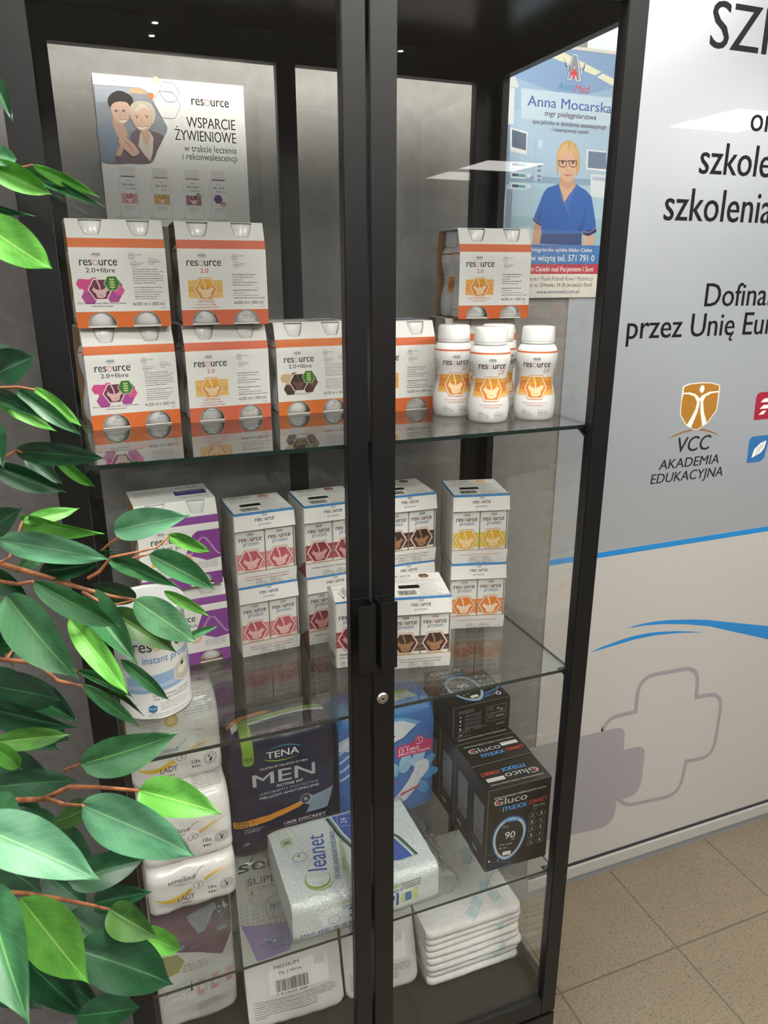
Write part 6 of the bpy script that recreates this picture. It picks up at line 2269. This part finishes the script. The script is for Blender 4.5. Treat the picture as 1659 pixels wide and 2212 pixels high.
# keep lettering inside the sheet
for i, (u, v, h) in enumerate(A.v):
    A.v[i] = (min(max(u, .0005), NW - .0005), min(max(v, 0), NH), h)
_dk = {}


def darkened_ink(m):  # poster colours darkened evenly to offset the strong ceiling light
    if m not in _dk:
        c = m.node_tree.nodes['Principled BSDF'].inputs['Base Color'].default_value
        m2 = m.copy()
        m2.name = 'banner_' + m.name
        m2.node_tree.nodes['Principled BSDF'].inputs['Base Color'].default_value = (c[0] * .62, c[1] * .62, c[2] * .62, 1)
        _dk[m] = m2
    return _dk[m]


A.m = [darkened_ink(m if not isinstance(m, str) else P(m)) for m in A.m]
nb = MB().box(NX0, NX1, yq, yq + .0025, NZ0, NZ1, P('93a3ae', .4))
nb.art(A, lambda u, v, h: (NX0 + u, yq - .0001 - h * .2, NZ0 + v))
tag(nb.build('clinic_poster'), 'portrait poster of a woman in blue scrubs and glasses, seen through the side glass', 'poster')
# ------------------------------------------------------------------ artificial ficus in the foreground
def leaf_mat(name, dark, mid, vein):
    m, nt, b = newmat(name)
    uv = nt.nodes.new('ShaderNodeUVMap')
    sep = nt.nodes.new('ShaderNodeSeparateXYZ')
    nt.links.new(uv.outputs[0], sep.inputs[0])

    def mth(op, a, b_=None, c=None):
        n = nt.nodes.new('ShaderNodeMath')
        n.operation = op
        for i, x in enumerate((a, b_, c)):
            if x is None:
                continue
            if isinstance(x, (int, float)):
                n.inputs[i].default_value = x
            else:
                nt.links.new(x, n.inputs[i])
        return n.outputs[0]
    s_ = mth('ABSOLUTE', mth('SUBTRACT', sep.outputs[1], .5))
    mid_l = mth('LESS_THAN', s_, .016)
    ph = mth('SUBTRACT', mth('MULTIPLY', sep.outputs[0], 11.0), mth('MULTIPLY', s_, 6.0))
    fr = mth('ABSOLUTE', mth('SUBTRACT', mth('FRACT', ph), .5))
    side = mth('MULTIPLY', mth('LESS_THAN', fr, .028), .32)
    vm = mth('MAXIMUM', mth('MULTIPLY', mid_l, .9), side)
    n = nt.nodes.new('ShaderNodeTexNoise')
    n.inputs['Scale'].default_value = 3
    tc = nt.nodes.new('ShaderNodeTexCoord')
    nt.links.new(tc.outputs['Object'], n.inputs['Vector'])
    r = nt.nodes.new('ShaderNodeValToRGB')
    r.color_ramp.elements[0].position = .38
    r.color_ramp.elements[1].position = .62
    r.color_ramp.elements[0].color = hexc(dark)
    r.color_ramp.elements[1].color = hexc(mid)
    nt.links.new(n.outputs['Fac'], r.inputs[0])
    mx = nt.nodes.new('ShaderNodeMixRGB')
    nt.links.new(vm, mx.inputs[0])
    nt.links.new(r.outputs[0], mx.inputs[1])
    mx.inputs[2].default_value = hexc(vein)
    nt.links.new(mx.outputs[0], b.inputs['Base Color'])
    b.inputs['Roughness'].default_value = .42
    b.inputs['Specular IOR Level'].default_value = .45
    bp = nt.nodes.new('ShaderNodeBump')
    bp.inputs['Strength'].default_value = .5
    bp.inputs['Distance'].default_value = .01
    nt.links.new(vm, bp.inputs['Height'])
    nt.links.new(bp.outputs[0], b.inputs['Normal'])
    tl_ = nt.nodes.new('ShaderNodeBsdfTranslucent')
    nt.links.new(mx.outputs[0], tl_.inputs[0])
    ms = nt.nodes.new('ShaderNodeMixShader')
    ms.inputs[0].default_value = .25
    nt.links.new(b.outputs[0], ms.inputs[1])
    nt.links.new(tl_.outputs[0], ms.inputs[2])
    nt.links.new(ms.outputs[0], nt.nodes['Material Output'].inputs[0])
    return m


LM = {'m': leaf_mat('leaf_green', '2c6039', '3d774a', '74a864'), 'd': leaf_mat('leaf_dark_green', '123820', '1c4a2b', '3a7842'),  # besides leaf hue, dark and bright greens paint in shaded and lit leaves
      'b': leaf_mat('leaf_bright_green', '4f9434', '66ae48', '9fd070'), 'p': leaf_mat('leaf_pale_green', '4a8660', '639b76', '8fbf8c'), 'o': leaf_mat('leaf_olive_green', '2f591f', '406f28', '7fa34e')}


def leaf_mesh(mat, curl, fold, droop, seed, broad):
    nu, nw = 20, 8
    rnd = random.Random(seed)
    v, f, uvs = [], [], []
    ph = rnd.random() * 6
    for i in range(nu + 1):
        t = i / nu
        w = .5 * (math.sin(PI * min(1, t ** broad)) ** .75) * (1 - t ** 6 * .3)
        if t > .8:
            w *= (1 - (t - .8) / .2) ** .35 if t < 1 else 0
        w = max(w, .004)
        for j in range(nw + 1):
            q = (j / nw) * 2 - 1
            x = t
            y = q * w
            z = fold * abs(q) * w * 1.2 + droop * (t * (1 - t)) * 2 * .35 + curl * math.sin(t * 5 + ph) * .03 + .02 * math.sin(q * 3 + t * 9 + ph) * abs(q)
            v.append((x, y, z))
            uvs.append((t, (q + 1) / 2))
    for i in range(nu):
        for j in range(nw):
            a = i * (nw + 1) + j
            f.append((a, a + nw + 1, a + nw + 2, a + 1))
    # a thin second skin so that the leaf has a thickness
    n0 = len(v)
    v2 = [(x, y, z - .004) for x, y, z in v]
    f2 = [tuple(i + n0 for i in g[::-1]) for g in f]
    me = bpy.data.meshes.new('leaf')
    me.from_pydata(v + v2, [], f + f2)
    me.materials.append(mat)
    ul = me.uv_layers.new(name='UVMap')
    allu = uvs + uvs
    for lp in me.loops:
        ul.data[lp.index].uv = allu[lp.vertex_index]
    me.polygons.foreach_set('use_smooth', [True] * len(me.polygons))
    me.update()
    return me


LMESH = {}
for c in LM:
    LMESH[c] = [leaf_mesh(LM[c], cu, fo, dr, k, br) for k, (cu, fo, dr, br) in enumerate(((.5, .25, .25, .72), (1.0, .12, -.3, .80), (.3, .45, .15, .66)))]

POT = Vector((-.30, -.40, 0))
plant = thing('potted_ficus', 'artificial ficus with green leaves in the left foreground before the cabinet', 'plant', POT)
LEAVES = [
    (-15, 175, 28, 262, 42, .62, 'd', 0), (-30, 330, 38, 345, 46, .66, 'p', 0), (69, 355, 216, 427, 30, .72, 'b', 1), (38, 364, 228, 448, 28, .73, 'm', 0), (-40, 352, 113, 421, 62, .68, 'b', 2),
    (-35, 440, 72, 467, 32, .60, 'm', 0), (-60, 470, 113, 580, 105, .56, 'b', 1), (-8, 808, 78, 768, 84, .74, 'd', 2), (38, 843, 176, 941, 42, .76, 'm', 0), (74, 838, 177, 921, 34, .78, 'b', 1),
    (-14, 850, 90, 902, 42, .74, 'd', 0), (-4, 873, 124, 932, 28, .74, 'b', 1), (-30, 905, 8, 1012, 62, .68, 'd', 0), (33, 974, 223, 990, 58, .72, 'd', 1), (56, 985, 135, 1046, 44, .80, 'd', 0),
    (116, 985, 206, 1053, 28, .76, 'b', 0), (-12, 1005, 144, 1064, 56, .70, 'd', 2), (-20, 1145, 47, 1097, 66, .66, 'd', 0), (48, 1128, 174, 1097, 36, .78, 'b', 1), (46, 1120, 222, 1154, 48, .76, 'b', 0),
    (-4, 1166, 236, 1208, 72, .70, 'p', 1), (168, 1202, 253, 1189, 22, .74, 'm', 0), (82, 1193, 34, 1238, 46, .78, 'm', 0), (212, 1218, 78, 1238, 56, .76, 'd', 2), (246, 1146, 410, 1113, 76, .74, 'p', 0),
    (364, 1157, 453, 1192, 34, .80, 'b', 1), (322, 1197, 466, 1273, 62, .76, 'm', 2), (236, 1204, 390, 1270, 44, .76, 'm', 0), (292, 1296, 200, 1262, 52, .80, 'd', 1), (72, 1256, 262, 1356, 62, .66, 'm', 0),
    (12, 1286, 168, 1468, 112, .60, 'm', 0), (150, 1336, 277, 1500, 60, .64, 'b', 1), (180, 1286, 298, 1436, 82, .74, 'm', 2), (240, 1318, 382, 1409, 66, .78, 'o', 0), (290, 1296, 424, 1388, 84, .72, 'm', 1),
    (396, 1382, 472, 1352, 20, .74, 'm', 0), (354, 1276, 453, 1332, 28, .80, 'b', 1), (260, 1424, 367, 1514, 32, .74, 'm', 0), (166, 1448, 289, 1506, 26, .74, 'm', 2), (178, 1478, 303, 1571, 36, .72, 'm', 1),
    (235, 1497, 311, 1545, 14, .76, 'o', 0), (174, 1652, 385, 1584, 96, .66, 'm', 0), (300, 1707, 479, 1757, 94, .64, 'b', 0), (178, 1738, 417, 1850, 122, .58, 'p', 1), (-60, 1780, 216, 1900, 132, .52, 'p', 0),
    (202, 1742, 104, 1778, 62, .74, 'o', 1), (146, 1905, 313, 1856, 84, .74, 'd', 0), (-20, 1605, 156, 1586, 54, .66, 'o', 1), (-30, 1600, 45, 1660, 46, .62, 'b', 0), (-20, 1480, 133, 1513, 92, .76, 'd', 1),
    (-24, 1530, 165, 1572, 66, .76, 'd', 0), (10, 1640, 132, 1708, 92, .82, 'd', 2), (-24, 1700, 165, 1686, 72, .72, 'd', 1), (-30, 1735, 48, 1795, 86, .60, 'm', 0), (42, 1940, 194, 2125, 126, .54, 'b', 1),
    (-30, 1915, 62, 2212, 132, .48, 'm', 0), (204, 1952, 328, 1926, 62, .76, 'd', 2), (236, 1964, 340, 2025, 82, .66, 'o', 2), (278, 2008, 393, 2054, 56, .70, 'b', 0), (160, 2050, 375, 2126, 132, .66, 'd', 0),
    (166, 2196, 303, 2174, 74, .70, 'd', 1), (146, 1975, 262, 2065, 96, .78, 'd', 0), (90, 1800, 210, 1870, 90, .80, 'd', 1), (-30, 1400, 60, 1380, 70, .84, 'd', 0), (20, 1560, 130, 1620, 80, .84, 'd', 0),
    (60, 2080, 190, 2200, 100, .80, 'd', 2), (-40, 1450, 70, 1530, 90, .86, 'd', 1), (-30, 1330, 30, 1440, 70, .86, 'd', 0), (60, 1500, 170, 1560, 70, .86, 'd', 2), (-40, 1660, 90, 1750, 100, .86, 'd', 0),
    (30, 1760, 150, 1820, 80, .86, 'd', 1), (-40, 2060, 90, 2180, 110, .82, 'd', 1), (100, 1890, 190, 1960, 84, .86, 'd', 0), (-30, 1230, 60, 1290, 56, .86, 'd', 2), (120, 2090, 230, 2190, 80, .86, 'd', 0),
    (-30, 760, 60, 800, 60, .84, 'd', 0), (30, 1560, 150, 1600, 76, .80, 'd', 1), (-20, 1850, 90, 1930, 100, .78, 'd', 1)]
leafbases = []
for i, (bx, by, tx, ty, wpx, dep, cc, vi) in enumerate(LEAVES):
    rnd = random.Random(i * 13 + 5)
    dd = rnd.uniform(-.03, .05)
    p0 = at_depth(bx, by, dep + dd)
    p1 = at_depth(tx, ty, dep - dd)
    ax = p1 - p0
    L_ = ax.length
    mid = (p0 + p1) / 2
    view = (CAM - mid).normalized()
    X = ax.normalized()
    Z = (view - X * view.dot(X)).normalized()
    rollv = R(rnd.uniform(-22, 22))
    Y = Z.cross(X)
    Z2_ = (Z * math.cos(rollv) + Y * math.sin(rollv))
    Y2_ = Z2_.cross(X)
    wr = .86 * wpx / FPX * dep / .98 / math.cos(rollv)
    o = bpy.data.objects.new('leaf', LMESH[cc][vi])
    COL.objects.link(o)
    o.parent = plant
    M_ = Matrix(((X.x * L_, Y2_.x * wr, Z2_.x * L_ * .6, p0.x - POT.x), (X.y * L_, Y2_.y * wr, Z2_.y * L_ * .6, p0.y - POT.y), (X.z * L_, Y2_.z * wr, Z2_.z * L_ * .6, p0.z - POT.z), (0, 0, 0, 1)))
    o.matrix_basis = M_
    leafbases.append((bx, by, dep + dd))
M_BARK = noisy('brown_twig', '6b3f26', 'a86c45', 60, .6)
TW = [([(-160, 1180, .8), (0, 1218, .76), (100, 1246, .75), (180, 1272, .75), (240, 1288, .76), (292, 1296, .77)], .0036),
      ([(178, 1278, .75), (215, 1300, .75), (250, 1306, .75), (292, 1296, .76)], .0022), ([(190, 1250, .76), (215, 1235, .76), (240, 1204, .76), (300, 1192, .76), (340, 1182, .78), (366, 1157, .79)], .0022),
      ([(215, 1196, .76), (232, 1178, .75), (258, 1160, .74)], .002), ([(288, 1206, .76), (322, 1197, .76)], .002), ([(-120, 1300, .74), (0, 1256, .72), (40, 1262, .71), (72, 1256, .68)], .003),
      ([(-100, 1180, .72), (0, 1215, .72), (20, 1205, .73), (48, 1126, .76)], .0024), ([(-120, 1400, .76), (0, 1424, .74), (80, 1432, .73), (124, 1470, .73), (178, 1482, .72), (196, 1508, .72)], .003),
      ([(70, 1430, .74), (130, 1440, .74), (168, 1450, .74), (240, 1464, .75)], .0024), ([(14, 1424, .75), (30, 1400, .76), (24, 1380, .78)], .002), ([(-140, 1740, .72), (0, 1730, .70), (95, 1726, .68), (150, 1700, .66), (210, 1700, .65), (300, 1708, .64)], .0034),
      ([(98, 1724, .68), (140, 1738, .64), (180, 1740, .60)], .0024), ([(-100, 1920, .76), (60, 1930, .74), (142, 1944, .72), (200, 1956, .70), (238, 1965, .67)], .0028), ([(-100, 850, .78), (0, 838, .76), (40, 836, .76), (76, 842, .77)], .0022),
      ([(-80, 1000, .76), (14, 986, .74), (34, 972, .73), (60, 985, .76), (118, 985, .77)], .0022), ([(-60, 370, .70), (40, 364, .72), (70, 356, .72)], .002), ([(140, 1664, .70), (176, 1650, .67)], .002)]
for pts, r_ in TW:
    P3 = [at_depth(*p) - POT for p in pts]
    n_ = len(P3)
    MB().tube(P3, [r_ * (1.15 - .6 * i / (n_ - 1)) * .8 for i in range(n_)], M_BARK, 7).build('twig', plant, 80)
trunk = [Vector((0, 0, .20)), Vector((.03, .04, .6)), Vector((-.01, .07, 1.0)), Vector((.04, .10, 1.3)), Vector((.02, .12, 1.6)), Vector((.05, .14, 1.9))]
MB().tube(trunk, [.022, .018, .016, .013, .010, .006], M_BARK, 12).build('trunk', plant, 80)
for k, (pts, r_) in enumerate(TW):
    a = at_depth(*pts[0]) - POT
    tz = min(1.85, max(.5, a.z - .08))
    for q0, q1 in zip(trunk, trunk[1:]):
        if q0.z <= tz <= q1.z:
            b_0 = q0.lerp(q1, (tz - q0.z) / (q1.z - q0.z))
    if k in (1, 2, 3, 4, 8, 9, 11, 16):
        continue
    MB().tube([b_0, b_0.lerp(a, .5) + Vector((0, 0, .02)), a], [.006, .0048, .004], M_BARK, 7).build('branch', plant, 80)
M_POT = P('1d1d1f', .35, name='black_planter')
MB().lathe([(.10, 0), (.105, .004), (.135, .25), (.14, .26), (.14, .275), (.130, .275), (.126, .24), (.001, .24)], M_POT, 40, cap0=True).build('pot', plant, 40)
MB().lathe([(.125, .235), (.08, .243), (.001, .245)], noisy('potting_bark', '2a1a10', '4a3020', 60, .9, .6, 80), 30, cap0=False).build('soil', plant, 40)
